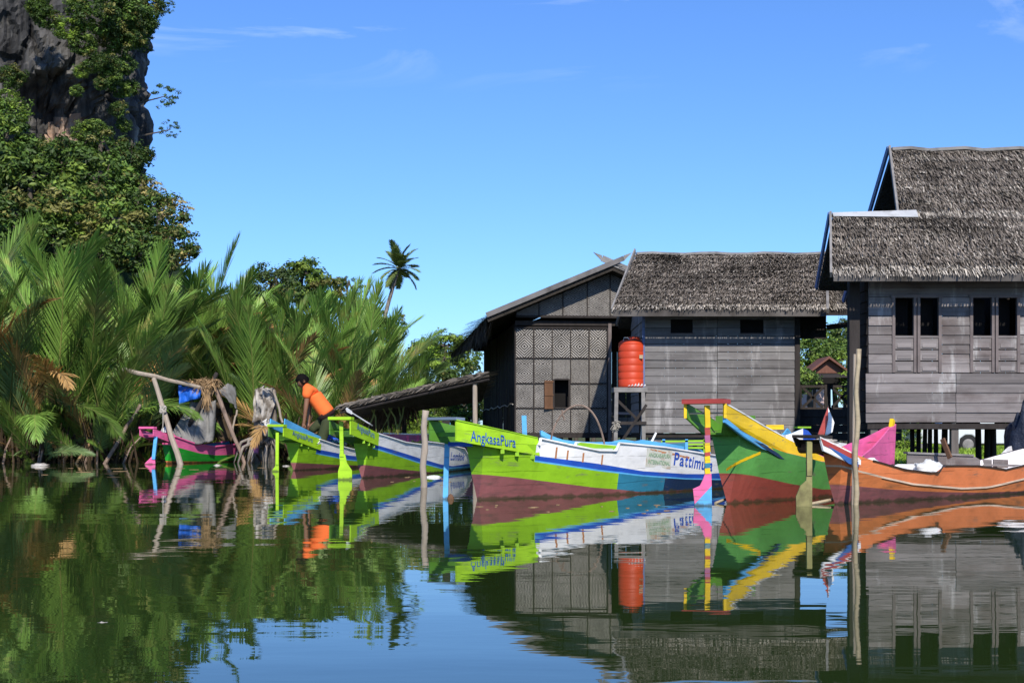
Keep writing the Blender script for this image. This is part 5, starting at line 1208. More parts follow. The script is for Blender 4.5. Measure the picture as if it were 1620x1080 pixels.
def person():
    Y = 29.1; q = lambda px, py, dy=0: at(px, py, Y + dy)
    t = thing('person', 'man in orange T-shirt and dark trousers bending over in the small lime boat', 'person', q(514, 735))
    J = []; E = []; RR = []
    def add(p, r, prev=None):
        J.append(p); RR.append(r)
        if prev is not None: E.append((prev, len(J) - 1))
        return len(J) - 1
    pel = add(q(518, 658), (.15, .12)); s1 = add(q(508, 643), (.14, .11), pel); s2 = add(q(497, 626), (.17, .12), s1); nk0 = add(q(487, 614), (.13, .09), s2)
    nk = add(q(482, 609), .055, nk0); hd = add(q(480, 605, -.01), .07, nk)
    for sd, dy in ((1, -.17), (-1, .17)):
        sh = add(q(487, 618, dy), .07, nk0); el = add(q(484 if sd > 0 else 490, 645, dy * 1.3), .048, sh); wr = add(q(481 if sd > 0 else 488, 668, dy * 1.2), .034, el)
        pa = add(q(480 if sd > 0 else 487, 673, dy * 1.15), (.042, .022), wr)
        for k, (dx, ln) in enumerate(((-.035, .07), (-.013, .085), (.01, .08), (.032, .065))):
            a = J[pa] + V((dx, -.01, -.045)); f1 = add(a, .011, pa); f2 = add(a + V((dx * .15 - .01, .01, -ln * .6)), .01, f1); add(a + V((-.02, .03, -ln)), .008, f2)
        th = add(J[pa] + V((.045, -.02, -.0)), .012, pa); add(J[pa] + V((.055, -.02, -.05)), .01, th)
    for dy, kn, an in ((-.08, (511, 689), (505, 714)), (.15, (492, 674), (495, 704))):
        hp = add(q(518, 664, dy), .1, pel); k_ = add(q(*kn, dy), .068, hp); cf = add(q(lerp(kn[0], an[0], .35) + 2, lerp(kn[1], an[1], .35), dy), .062, k_); a_ = add(q(*an, dy), .042, cf)
        he = add(J[a_] + V((.03, 0, -.07)), .035, a_); add(J[a_] + V((-.16, -.02, -.09)), .03, he)
    body = skin_obj('body', J, E, RR, 'skin', t, pel)
    # head: shaped ellipsoid with brow, nose, mouth, chin and ears, looking down to the left
    import bmesh
    bm = bmesh.new(); bmesh.ops.create_uvsphere(bm, u_segments=28, v_segments=20, radius=1)
    for v in bm.verts:
        x, y, z = v.co; f = -x
        k = V((x * .108, y * .083, z * .125))
        if z < 0: k.y *= 1 + z * .25; k.x += z * .012 * (1 if x > 0 else -.4)
        def bumpf(cx, cz, r, a):
            d = math.hypot(y * 1.0 - cx, z - cz); return a * max(0, 1 - d / r) if f > .4 else 0
        k.x -= bumpf(0, -.12, .22, .022) + bumpf(0, -.0, .16, .008) + bumpf(0, -.48, .2, .008) + bumpf(0, -.8, .3, .012)
        k.x += bumpf(.36, .03, .2, .012) + bumpf(-.36, .03, .2, .012)
        v.co = k
    me = bpy.data.meshes.new('head'); bm.to_mesh(me); bm.free(); me.polygons.foreach_set('use_smooth', [True] * len(me.polygons)); me.materials.append(M['skin'])
    ho = bpy.data.objects.new('head', me); col.objects.link(ho); ho.parent = t; ho.location = q(478.5, 603) - t.location; ho.rotation_euler = (0, R(-38), R(18)); ho.scale = (1.12, 1.12, 1.12)
    for s in (1, -1):
        b = MB(); c = V((.01, s * .084, -.01)); b.lathe((0, 0, 0), [(0, 0), (.03, .004), (.026, .014), (0, .01)], 12); b.v = [tuple(c + V((x * .7, z * s, y))) for x, y, z in b.v]
        e = b.build('ear', 'skin', None, True); e.parent = ho
        b = MB(); b.lathe((0, 0, 0), [(0, -.012), (.008, -.009), (.012, 0), (.008, .009), (0, .012)], 10); b.v = [tuple(V(v) + V((-.087, s * .03, .005))) for v in b.v]; e = b.build('eye', 'white', None, True); e.parent = ho
    bm = bmesh.new(); bmesh.ops.create_uvsphere(bm, u_segments=26, v_segments=18, radius=1); dl = []
    for v in bm.verts:
        x, y, z = v.co; n_ = 1 + .10 * noise.noise(v.co * 4)
        if (x < -.62 and z < .25) or z < -.6: dl.append(v)
        v.co = V((x * .125 + .006, y * .099, z * .142 + .006)) * n_
    bmesh.ops.delete(bm, geom=dl, context='VERTS'); me = bpy.data.meshes.new('hair'); bm.to_mesh(me); bm.free(); me.polygons.foreach_set('use_smooth', [True] * len(me.polygons)); me.materials.append(M['hair'])
    hr = bpy.data.objects.new('hair', me); col.objects.link(hr); hr.parent = ho
    # shirt
    j = [q(519.5, 656), q(508, 641), q(496, 625), q(487.5, 613), q(487, 618, -.18), q(483.5, 632, -.23), q(487, 618, .18), q(490, 631, .22), q(482.5, 609.5)]
    sh = skin_obj('shirt', j, [(0, 1), (1, 2), (2, 3), (3, 4), (4, 5), (3, 6), (6, 7), (3, 8)], [(.22, .19), (.21, .185), (.225, .185), (.17, .15), .12, .1, .115, .095, .075], 'shirt', t, 1)
    tr = skin_obj('trousers', [q(519, 659), q(521, 664), q(518, 668, -.1), q(511, 689, -.09), q(507, 706, -.09), q(515, 667, .13), q(496, 676, .14), q(493, 684, .14)],
                  [(0, 1), (1, 2), (2, 3), (3, 4), (1, 5), (5, 6), (6, 7)], [(.175, .16), (.18, .16), .135, .115, .1, .13, .1, .095], 'olive', t, 0)
    b = MB(); b.tube([q(514, 652.5), q(520, 660)], [.18, .185], 18); b.build('waistband', 'brownbelt', t, True)
person()
# net and gear in the small boat
def clutter(c, mname, name, label, seed, n=90, s=(.35, .2, .14)):
    b = MB(); rg = random.Random(seed)
    for i in range(n):
        p = V(c) + V((rg.gauss(0, s[0] * .5), rg.gauss(0, s[1] * .5), abs(rg.gauss(0, s[2] * .6)))); d = V((rg.uniform(-1, 1), rg.uniform(-1, 1), rg.uniform(-.6, .6))) * .09; e = V((rg.uniform(-1, 1), rg.uniform(-1, 1), rg.uniform(-.4, 1))) * .05
        b.poly([p - d, p + e, p + d, p - e])
    return solo(b, name, mname, label, 'net', c)
clutter(at(510, 697, 29.6), 'blue', 'fishing_net', 'blue netting heaped behind the man in orange', 5)
clutter(at(528, 702, 30), 'teal', 'fishing_net', 'dark teal netting beyond the blue net in the small lime boat', 6, 60)
# ================================================================== nipa palms
def frond_mesh(name, L_, a0, a1, ll, npair, width, seed, mats, droop=.35, fan=.7, start=.15, rr=.03, nseg=3):
    """one feather leaf rising from the origin, arching to +X; leaflets both sides"""
    rg = random.Random(seed); b = MB(); n = 16; p = V((0, 0, 0)); pts = [p.copy()]; tan = []
    for i in range(n):
        a = R(lerp(a0, a1, ((i + .5) / n) ** 1.4)); d = V((math.sin(a), 0, math.cos(a))); tan.append(d); p = p + d * L_ / n; pts.append(p.copy())
    tan.append(tan[-1]); b.tube(pts, [rr * (1 - .85 * i / n) for i in range(n + 1)], 5, 1)
    for i in range(npair):
        s = lerp(start, 1.0, (i / (npair - 1)) ** .92); k = s * n; q = min(int(k), n - 1); c = pts[q].lerp(pts[q + 1], k - q); T = tan[q].lerp(tan[q + 1], k - q).normalized()
        side0 = V((0, 1, 0)); nrm = T.cross(side0).normalized()          # towards the upper side of the arch
        if nrm.z < 0 and abs(T.z) < .9: nrm = -nrm
        prof = math.sin(math.pi * min(1, (s - start) / (1 - start) * .8 + .16)) ** .6
        for sg in (1, -1):
            if rg.random() < .03: continue
            phi = R(lerp(62, 22, (s - start) / (1 - start)) * fan + rg.uniform(-5, 5)); l_ = ll * prof * rg.uniform(.85, 1.12)
            d = (T * math.cos(phi) + V((0, sg, 0)) * math.sin(phi) + nrm * rg.uniform(-.02, .25) * .6).normalized()
            wv = (T - d * T.dot(d)).normalized() * width * rg.uniform(.75, 1.2)
            pr = [c]; dd = d.copy()
            for m in range(nseg):
                pr.append(pr[-1] + dd * l_ / nseg); dd = (dd + V((.12 * droop, 0, -1)) * droop * rg.uniform(.15, .75) * (m + 1) / nseg).normalized()
            ws = [.45, 1, .8, .1] if nseg == 3 else [.5, 1, .1]
            base = len(b.v)
            for pt, w_ in zip(pr, ws): b.v += [tuple(pt - wv * w_ / 2), tuple(pt + wv * w_ / 2)]
            for m in range(nseg): a = base + 2 * m; b.face((a, a + 1, a + 3, a + 2), 0)
    me = bpy.data.meshes.new(name); me.from_pydata(b.v, [], b.f)
    for q in mats: me.materials.append(M[q])
    me.polygons.foreach_set('material_index', b.m); me.update(); return me
FR = []
for i in range(9):
    mm = ['nipa', 'nipa', 'nipa_blue', 'nipa', 'nipa_blue', 'nipa', 'nipa', 'nipa_blue', 'nipa'][i]
    FR.append(frond_mesh('nipa_frond', 5.6, [2, 4, 6, 3, 8, 5, 1, 6, 4][i], [30, 45, 62, 38, 78, 55, 22, 50, 70][i], [1.15, 1.05, 1.1, 1.2, 1.0, 1.15, 1.1, 1.2, 1.0][i], 92, .038, 100 + i, [mm, 'nipa_stalk'], [.18, .3, .4, .2, .5, .3, .15, .35, .5][i]))
FRD = [frond_mesh('nipa_frond', 4.6, 12, 120, .9, 46, .05, 130, ['nipa_dry', 'deadstalk'], .9), frond_mesh('nipa_frond', 5, 4, 50, 1.0, 50, .05, 131, ['nipa_dry', 'nipa_stalk'], .4)]
FR += [frond_mesh('nipa_frond', 5.0, 10, 118, 1.05, 84, .042, 140 + i, ['nipa', 'nipa_stalk'], 1.1, .9) for i in range(3)]
FRD.append(frond_mesh('nipa_frond', 5, 6, 66, 1.0, 70, .045, 133, ['nipa_dry', 'nipa_stalk'], .8))
def stub_mesh(seed):
    rg = random.Random(seed); b = MB()
    for i in range(16):
        a = rg.uniform(0, 6.28); r = rg.uniform(.05, .45); p = V((math.cos(a) * r, math.sin(a) * r, -.2)); q = p + V((math.cos(a) * rg.uniform(.1, .5), math.sin(a) * rg.uniform(.1, .5), rg.uniform(.5, 1.5)))
        b.tube([p, (p + q) / 2 + V((rg.uniform(-.05, .05), 0, 0)), q], [.05, .04, .022], 5)
    for i in range(26):
        a = rg.uniform(0, 6.28); p = V((math.cos(a) * .35, math.sin(a) * .35, rg.uniform(.3, 1.2))); q = p + V((math.cos(a) * .25, math.sin(a) * .25, -rg.uniform(.3, 1.1))); w_ = V((.025, .02, 0)); b.poly([p - w_, p + w_, q + w_ * .3, q - w_ * .3])
    me = bpy.data.meshes.new('stem_base'); me.from_pydata(b.v, [], b.f); me.materials.append(M['deadstalk']); return me
STUB = [stub_mesh(1), stub_mesh(2), stub_mesh(3)]
def child(name, me, parent, loc=(0, 0, 0), rot=(0, 0, 0), sc=1):
    o = bpy.data.objects.new(name, me); col.objects.link(o); o.parent = parent; o.location = loc; o.rotation_euler = rot; o.scale = (sc, sc, sc) if not isinstance(sc, tuple) else sc; return o
def nipa(px, Y, top, label, rg, nf=9, group='nipa palms in the riverside thicket', spread=1.0, dry=.15):
    x = X(px, Y); g = max(gz(x, Y), -.1); t = thing('nipa_palm', label, 'palm', (x, Y, g), group)
    Hh = Z(top, Y) - g; s = Hh / 5.2
    child('stem_base', rg.choice(STUB), t, rot=(0, 0, rg.uniform(0, 6)), sc=min(1.3, .6 + .12 * Hh))
    k0 = rg.uniform(0, 6.28)
    for i in range(nf):
        a = k0 + i * 2.4 + rg.uniform(-.3, .3); u = i / max(1, nf - 1)
        me = rg.choice(FR[:1] + FR[3:4] + FR[6:7] + FR[5:6]) if u < .45 else rg.choice(FR if px < 190 or px > 450 else FR[:4] + FR[5:8])
        if rg.random() < dry: me = rg.choice(FRD if px < 190 or px > 450 else FRD[1:])
        tilt = R(rg.uniform(0, 10) + u * 22 * spread * (.5 if 190 < px < 450 else 1)); ss = s * rg.uniform(.85, 1.05) * (1 - .18 * u)
        # tilt away from the clump centre in direction a
        rot = (Matrix.Rotation(a, 3, 'Z') @ Matrix.Rotation(tilt, 3, 'Y') @ Matrix.Rotation(rg.uniform(-1.2, 1.2), 3, 'Z')).to_euler()
        child('frond', me, t, (math.cos(a) * .12, math.sin(a) * .12, 0), rot, ss)
    return t
rg = random.Random(77)
FRONT = [(-60, 35, 350, 'nipa palm cut by the left edge of the photo at the waterline'),
 (18, 35.6, 372, 'nipa palm at the waterline near the left edge with drooping yellowed fronds'),
 (75, 35.4, 430, 'low nipa palm at the water just right of the left-edge palm'),
 (128, 35.8, 398, 'nipa palm at the water with upright broad pale fronds, left of the slanting pole'),
 (178, 35.5, 470, 'dark nipa palm with a broad folded frond below the slanting pole'),
 (226, 37.2, 440, 'nipa palm directly left of the pink boat stern'),
 (398, 37.4, 470, 'nipa palm between the tented pink boat and the grey stump'),
 (455, 36.8, 500, 'nipa palm behind the small lime boat stern'),
 (520, 36.6, 510, 'nipa palm rising right behind the man in orange'),
 (572, 37.4, 540, 'nipa palm just left of the lean-to roof end'),
 (618, 38.6, 560, 'rightmost low nipa palm above the thatched lean-to'),
 (300, 40.6, 470, 'nipa palm directly behind the grey tarp tent'),
 (350, 41.0, 480, 'nipa palm behind the right pole of the tent')]
for px, Y, top, lab in FRONT: nipa(px, Y, top, lab, rg, 13 if px < 250 else 12)
for i, px in enumerate((-30, 8, 40, 66, 98, 122, 150, 174, 474, 500, 530, 556, 585, 610)):
    Y = 35.0 + .25 * (i % 3) if px < 300 else 36.1 + .2 * (i % 3)
    nipa(px, Y, rg.uniform(585, 640), 'low young nipa palm arching over the waterline', rg, 11, 'low young nipa palms along the waterline', 2.4, .2)
BACK = [(-90, 38.5, 340), (-20, 38.5, 345), (52, 39, 378), (110, 39.5, 385), (165, 39, 392), (215, 40, 410), (262, 40.5, 420), (312, 42, 412), (362, 42, 432), (430, 40.5, 452), (480, 41, 462), (532, 41, 458), (585, 41.5, 478),
        (5, 43, 365), (80, 43, 395), (140, 44, 395), (240, 44, 420), (330, 45, 425), (400, 45, 445), (455, 45, 448), (520, 45, 448), (612, 43.5, 520), (560, 45, 462)]
for px, Y, top in BACK: nipa(px, Y, top, 'nipa palm in the crowded rows behind the waterline palms', rg, 12, 'back rows of the nipa thicket', .8, .15)

# ================================================================== leafy crowns
def crown_mesh(seed, clumps, per, leaf_, R_=1.0, sq=.8, cr=.34, mats=('leaf_mid', 'leaf_dark', 'leaf_light'), wt=(5, 4, 2), inner=.35, fl=0):
    rg = random.Random(seed); b = MB()
    for c in range(clumps):
        d = V((rg.gauss(0, 1), rg.gauss(0, 1), rg.gauss(0, 1))).normalized(); rad = R_ * rg.uniform(inner, 1) ** .5 * (1 + .25 * noise.noise(d * 1.7 + V((seed, 0, 0))))
        cc = V((d.x * rad, d.y * rad, d.z * rad * sq)); m = rg.choices(range(len(mats)), wt)[0]; cr_ = cr * R_ * rg.uniform(.5, 1.2)
        for i in range(int(per * rg.uniform(.6, 1.3))):
            e = V((rg.gauss(0, 1), rg.gauss(0, 1), rg.gauss(0, .7))).normalized() * cr_ * rg.random() ** .4; p = cc + V((e.x, e.y, e.z * .7))
            nn = (e.normalized() + V((0, 0, .8)) + V((rg.uniform(-.8, .8), rg.uniform(-.8, .8), rg.uniform(-.4, .4)))).normalized(); a = nn.orthogonal().normalized(); a = Matrix.Rotation(rg.uniform(0, 6.28), 3, nn) @ a; w_ = nn.cross(a)
            s = leaf_ * rg.uniform(.6, 1.35); mm = fl and rg.random() < fl and len(mats) - 1 or m
            b.poly([p - a * s, p + w_ * s * .5 - nn * s * .12, p + a * s, p - w_ * s * .5 - nn * s * .12], mm)
    me = bpy.data.meshes.new('crown'); me.from_pydata(b.v, [], b.f)
    for q in mats: me.materials.append(M[q])
    me.polygons.foreach_set('material_index', b.m); me.update(); return me
CR = {'mix': [crown_mesh(s, 75, 46, .085) for s in (1, 2, 3)],
      'dark': [crown_mesh(s, 70, 46, .08, mats=('leaf_dark', 'leaf_mid', 'leaf_olive'), wt=(6, 3, 1)) for s in (4, 5)],
      'olive': [crown_mesh(6, 75, 44, .085, mats=('leaf_mid', 'leaf_olive', 'leaf_light', 'leaf_dark'), wt=(4, 3, 3, 3))],
      'flower': [crown_mesh(7, 90, 40, .07, mats=('leaf_mid', 'leaf_dark', 'leaf_olive', 'leaf_flower'), wt=(5, 5, 2, 2))],
      'light': [crown_mesh(8, 80, 44, .07, mats=('leaf_light', 'leaf_mid', 'grassblade'), wt=(4, 4, 2))],
      'far': [crown_mesh(s, 80, 50, .06, mats=('leaf_far', 'leaf_dark', 'leaf_mid'), wt=(5, 3, 2)) for s in (9, 10)],
      'airy': [crown_mesh(s, 34, 40, .06, cr=.22, mats=('leaf_dark', 'leaf_mid'), wt=(5, 2), inner=.5) for s in (11, 12)]}
def trunk_mesh(seed, h=1.0, r=.05):
    rg = random.Random(seed); b = MB(); pts = [V((0, 0, 0))]
    for i in range(6): pts.append(pts[-1] + V((rg.uniform(-.04, .04), rg.uniform(-.04, .04), h / 6)))
    b.tube(pts, [r * (1 - .09 * i) for i in range(7)], 8)
    for i in range(7):
        p = pts[5 + i % 2]; a = rg.uniform(0, 6.28); q = p + V((math.cos(a) * .12, math.sin(a) * .12, rg.uniform(-.02, .04)))
        b.tube([p, p.lerp(q, .5) + V((0, 0, .04)), q, q + V((math.cos(a) * .08, math.sin(a) * .08, .02))], [r * .5, r * .35, r * .22, r * .1], 5)
    me = bpy.data.meshes.new('trunk'); me.from_pydata(b.v, [], b.f); me.materials.append(M['bark']); return me
TR = [trunk_mesh(s) for s in (1, 2, 3)]
def tree(px, py, Y, rpx, kind, label, rg, group=None, name='tree', sq=1.0, th=None, cat='tree', base=None):
    """crown centred where the photo shows it, real radius from its distance"""
    c = at(px, py, Y); r = rpx / F * Y; g = max(0, gz(c.x, Y)) if base is None else base
    g = min(g, c.z - r * .4)
    t = thing(name, label, cat, (c.x, Y, g), group)
    hh = c.z - g
    child('trunk', rg.choice(TR), t, rot=(0, 0, rg.uniform(0, 6)), sc=(min(hh, r * 3) * .9 + .3, min(hh, r * 3) * .9 + .3, max(.3, hh)))
    child('crown', rg.choice(CR[kind]), t, (0, 0, hh), (0, 0, rg.uniform(0, 6.28)), (r, r, r * sq)); return t
# ---- cliff
def cliff():
    b = MB(); path = [(-48, 66), (-36, 59), (-25, 57), (-20, 57.5), (-17.7, 59.2), (-17.1, 61.5), (-17.6, 66), (-20.5, 74), (-26, 84)]
    P_ = [V((x, y, 0)) for x, y in path]
    for _ in range(3): P_ = [P_[0]] + [q for a, c in zip(P_, P_[1:]) for q in (a.lerp(c, .25), a.lerp(c, .75))] + [P_[-1]]
    ln = [0]
    for a, c in zip(P_, P_[1:]): ln.append(ln[-1] + (c - a).length)
    nu, nv, top = 330, 190, 33.0
    def pos(u):
        s = u * ln[-1]
        for i in range(len(P_) - 1):
            if s <= ln[i + 1] or i == len(P_) - 2:
                return P_[i].lerp(P_[i + 1], (s - ln[i]) / (ln[i + 1] - ln[i])), (P_[i + 1] - P_[i]).normalized()
    def uof(k): return .16 + .62 * k if k < .9 else .718 + (k - .9) * 2.8
    for j in range(nv + 1):
        z = top * j / nv
        for i in range(nu + 1):
            p, d = pos(min(1, uof(i / nu))); n = V((d.y, -d.x, 0)); q = V((p.x, p.y, z))
            warp = noise.noise(V((p.x * .2, p.y * .2, z * .12))) * 1.2
            off = 1.0 * noise.noise(V((p.x * .22, p.y * .22, z * .10))) + .55 * abs(noise.noise(V((p.x * .9 + warp, p.y * .9, z * .13)))) + .42 * abs(noise.noise(V((p.x * 2.3, p.y * 2.3 + warp, z * .3))))
            off += .3 * (math.floor(z * .38 + noise.noise(V((p.x * .3, p.y * .3, 7))) * 1.2) % 2) * .7 + .12 * noise.noise(V((p.x * 5, p.y * 5, z * 2.2)))
            off += .22 * noise.noise(V((p.x * 1.6, p.y * 1.6, z * 1.3)))
            vd = noise.voronoi(V((p.x * .8 + warp * .3, p.y * .8, z * .32)))[0]; off -= .5 * max(0, 1 - (vd[1] - vd[0]) / .16)
            vd = noise.voronoi(V((p.x * 2.4, p.y * 2.4, z * .9 + 5)))[0]; off += .25 * (vd[0] - .3) - .18 * max(0, 1 - (vd[1] - vd[0]) / .2)
            if z < 14: off -= .12 * (14 - z) * max(0, min(1, (p.x + 40) / 18)) * .55       # undercut foot
            cx, cz = -19.1, 14.0; dd = math.hypot((p.x - cx) / 1.5, (z - cz) / 1.9)          # cave hollow
            off -= 2.0 * max(0, 1 - dd) ** .5 if dd < 1 else 0
            q += n * off * (1 if z < top - 1 else .6); b.v.append(tuple(q))
    w_ = nu + 1
    for j in range(nv):
        for i in range(nu):
            a = j * w_ + i; c = (V(b.v[a]) + V(b.v[a + w_ + 1])) / 2
            m = 1 if math.hypot((c.x + 18.9) / 1.1, (c.z - 13.0) / 1.5) + .35 * noise.noise(c * 1.1) < .95 else 0
            b.face((a, a + 1, a + w_ + 1, a + w_), m)
    b.poly([(P_[0].x, P_[0].y, top)] + [(p.x, p.y, top - .3) for p in P_[1:-1]] + [(P_[-1].x, P_[-1].y, top)])
    M['rock'] = mat('dark_limestone', (.10, .096, .092), .9, .2, (.9, .4), (1.3, 1.3, .22), bump=(2.6, 1, .12), dirt=((.03, .03, .031), .8, .42, .6, (1.5, 1.5, .18)), dirt2=((.34, .33, .31), 1.1, .62, .8, (1.6, 1.6, .25)))
    M['rock_pink'] = mat('pinkish_limestone', (.34, .24, .18), .9, .2, (1.2, .3), bump=(3, 1, .08), dirt=((.08, .07, .06), .9, .5, .68, (1.2, 1.2, .5)))
    struct(b.build('cliff', ['rock', 'rock_pink'], None, False), 'structure', 'dark limestone cliff with a pinkish hollow, at the left')
cliff()
# wooded slope below the cliff
def slope():
    b = MB(); nx, ny = 70, 40
    for j in range(ny + 1):
        for i in range(nx + 1):
            x = lerp(-60, -9.5, i / nx); y = lerp(47, 66, j / ny)
            t = max(0, min(1, (y - 47.5) / 10)); e = max(0, min(1, (-10.2 - x) / 6)); z = (9.5 * t * t * (3 - 2 * t)) * e + .7 * noise.noise(V((x * .25, y * .25, 0))) * t * e - .15
            b.v.append((x, y, z))
    for j in range(ny):
        for i in range(nx): a = j * (nx + 1) + i; b.face((a, a + 1, a + nx + 2, a + nx + 1))
    m = mat('slope_undergrowth', (.03, .045, .015), .95, .1, (1.5, .5), bump=(5, 1, .15)); struct(b.build('hillside', m, None, True))
slope()
rg = random.Random(5)
J = [  # px, py, Y, rpx, kind, label
 (12, 178, 55.5, 36, 'light', 'pale green bush hugging the rock at the upper left edge'),
 (38, 262, 54.5, 52, 'mix', 'rounded leafy tree just below the pinkish hollow, at left'),
 (0, 222, 54, 50, 'mix', 'leafy tree at the left edge beneath the cliff'),
 (100, 262, 53.5, 56, 'dark', 'dark tree under the middle of the cliff'),
 (165, 240, 56.0, 42, 'dark', 'dark shrub crown directly below the cliff hollow'),
 (205, 248, 57.5, 36, 'dark', 'dark bush at the foot of the cliff right edge'),
 (160, 285, 53, 55, 'mix', 'mid green tree under the cliff foot'),
 (210, 312, 53, 48, 'flower', 'tree with yellowish flower heads below the cliff right edge'),
 (250, 345, 52, 52, 'flower', 'flowering tree jutting right against the sky'),
 (272, 388, 51, 42, 'flower', 'lowest flowering tree at the right end of the slope'),
 (45, 290, 51.5, 60, 'mix', 'broad tree above the left palms'),
 (112, 335, 50.5, 58, 'olive', 'olive yellow-green tree in the middle of the slope'),
 (180, 360, 50, 55, 'olive', 'yellow-green tree above the middle palms'),
 (20, 345, 49.8, 52, 'dark', 'dark tree at the left edge right above the palms'),
 (80, 385, 49.5, 48, 'mix', 'low green tree touching the palm tops at left'),
 (235, 405, 49.5, 45, 'dark', 'dark tree low on the slope behind the palm tops'),
 (150, 405, 49.2, 42, 'dark', 'small dark tree just above the central palms'),
 (-60, 260, 52, 80, 'mix', 'tree cut off by the left edge halfway up the slope')]
for px, py, Y, r, k, lab in J: tree(px, py, Y, r, k, lab, rg, 'trees on the slope below the cliff', base=2.0)
# shrubs growing on the cliff face, hanging from the ledges
CS = [(70, 22, 26), (105, 40, 26), (130, 66, 26), (152, 92, 24), (172, 118, 22), (190, 140, 18), (150, 20, 40), (190, 10, 42), (215, 22, 36), (232, 5, 30), (185, 58, 34), (205, 52, 30), (170, 95, 22), (195, 100, 22), (120, 8, 24),
      (205, 135, 18), (128, 110, 16), (60, 8, 22), (185, 170, 18), (195, 195, 15), (120, 142, 13), (18, 118, 26), (8, 150, 22), (225, 45, 20), (160, 130, 14), (130, 205, 22), (150, 200, 24)]
for i, (px, py, r) in enumerate(CS):
    Y = 56.6 - .6 if px < 170 else 58.2 + (px - 200) * .05; k = 'dark' if (px > 170 and py < 70) or i % 3 == 0 else ('light' if i % 3 == 1 and px < 170 else 'mix'); c = at(px, py, Y)
    t = thing('cliff_shrub', 'leafy shrub rooted in the cracks of the upper cliff' if py < 160 else 'shrub clinging to the lower cliff face', 'shrub', (c.x, Y + .3, c.z - r / F * Y * .6), 'shrubs growing on the cliff' if py < 160 else 'shrubs low on the cliff')
    s = r / F * Y * .8; child('foliage', rg.choice(CR[k]), t, (0, -.2, s * .6), (rg.uniform(-.3, .3), 0, rg.uniform(0, 6)), s * 1.1)
    child('stem', rg.choice(TR), t, (0, .2, -s * .1), (R(-10), 0, 0), (s, s, s * 1.1))
for px, py, r, lab in ((228, 73, 14, 'thin branch of leaves reaching into the sky under the top shrubs'), (262, 152, 20, 'leafy sprig hanging out from the cliff edge into the sky'), (270, 205, 15, 'lower drooping sprig beyond the cliff edge'), (262, 10, 14, 'small leafy tuft at the top right corner of the cliff')):
    Y = 60.5; c = at(px, py, Y); s = r / F * Y; rt = at(236, py + (-10 if py < 100 else 15), Y); t = thing('hanging_branch', lab, 'branch', rt)
    b = MB(); b.tube([rt - V((.5, 0, -.1)), rt.lerp(c, .5) + V((0, 0, .1)), c], [.04, .03, .015], 5); b.build('stem', 'bark', t); child('foliage', rg.choice(CR['airy']), t, c - rt, (0, 0, rg.uniform(0, 6)), s * 1.15)
# ---- middle distance trees
rg = random.Random(15)
D = [(430, 452, 80, 42, 'far', 'broad dark tree behind the palms, left of the coconut palm'), (478, 440, 82, 38, 'mix', 'taller middle crown of the distant tree clump'), (515, 462, 80, 34, 'olive', 'brownish green tree in the distant clump'),
     (552, 455, 90, 24, 'airy', 'thin open-crowned tree at the right of the distant clump'), (585, 480, 90, 20, 'airy', 'small open-crowned tree beside the coconut palm trunk'), (402, 480, 76, 36, 'far', 'distant tree closing the clump at its left'), (455, 482, 72, 40, 'dark', 'dark low tree in front of the distant clump'),
     (372, 485, 70, 30, 'far', 'faint tree top between palm tops, left of the distant clump'), (570, 500, 70, 34, 'dark', 'dark tree low behind the palms below the coconut palm'), (620, 515, 70, 26, 'dark', 'dark bush top under the coconut palm'),
     (706, 552, 52, 36, 'light', 'bushy tree left of the woven house'), (672, 560, 55, 30, 'mix', 'darker tree left of the bushy one by the woven house'), (735, 560, 50, 30, 'light', 'tree touching the woven house roof edge'), (690, 595, 47, 38, 'light', 'low spreading tree over the lean-to'), (732, 600, 46, 32, 'dark', 'dark low tree directly behind the lean-to high end'), (650, 620, 46, 32, 'dark', 'dark shrub above the lean-to middle'),
     (1285, 560, 62, 42, 'light', 'light green tree seen between the houses, left'), (1325, 570, 60, 38, 'light', 'light green tree seen between the houses, right'), (1265, 600, 56, 30, 'mix', 'green shrub at the left of the gap between the houses'), (1350, 610, 58, 36, 'light', 'green shrub at the right of the little hut'), (1308, 545, 70, 40, 'mix', 'tree behind the little hut'),
     (1335, 525, 80, 26, 'far', 'distant tree top against the sky in the gap'),
     (855, 655, 55, 40, 'light', 'shrub seen behind the orange tank stand')]
for px, py, Y, r, k, lab in D: tree(px, py, Y, r, k, lab, rg)
for i, px in enumerate((1385, 1408, 1432, 1460, 1500, 1540, 1590, 1640)):
    tree(px, 690 if i < 3 else 676, 48 + (i % 3) if i < 3 else 74, 20 + i % 3 * 3, 'light' if i < 3 else 'dark', 'bright green hedge bush under the stilt house' if i < 3 else 'dark bush beyond the white truck', rg, 'hedge bushes under the stilt house' if i < 3 else 'bushes beyond the truck', 'bush', cat='bush')
for i, (px, py) in enumerate(((640, 668), (658, 660), (672, 674), (690, 655), (700, 670), (712, 650), (724, 668), (735, 645), (742, 662))):
    tree(px, py, 38 + i % 2, 19 + i % 2 * 4, 'light', 'bright leafy bush on the grass bank behind the lean-to post', rg, 'bushes on the grass bank', 'bush', cat='bush')
for i in range(20):
    px = 360 + i * 34 + rg.uniform(-8, 8); tree(px, 640 + rg.uniform(-10, 12), 88 + i % 3 * 3, 36, 'far', 'distant tree in the low line beyond the palms and houses', rg, 'low far tree line', 'tree')
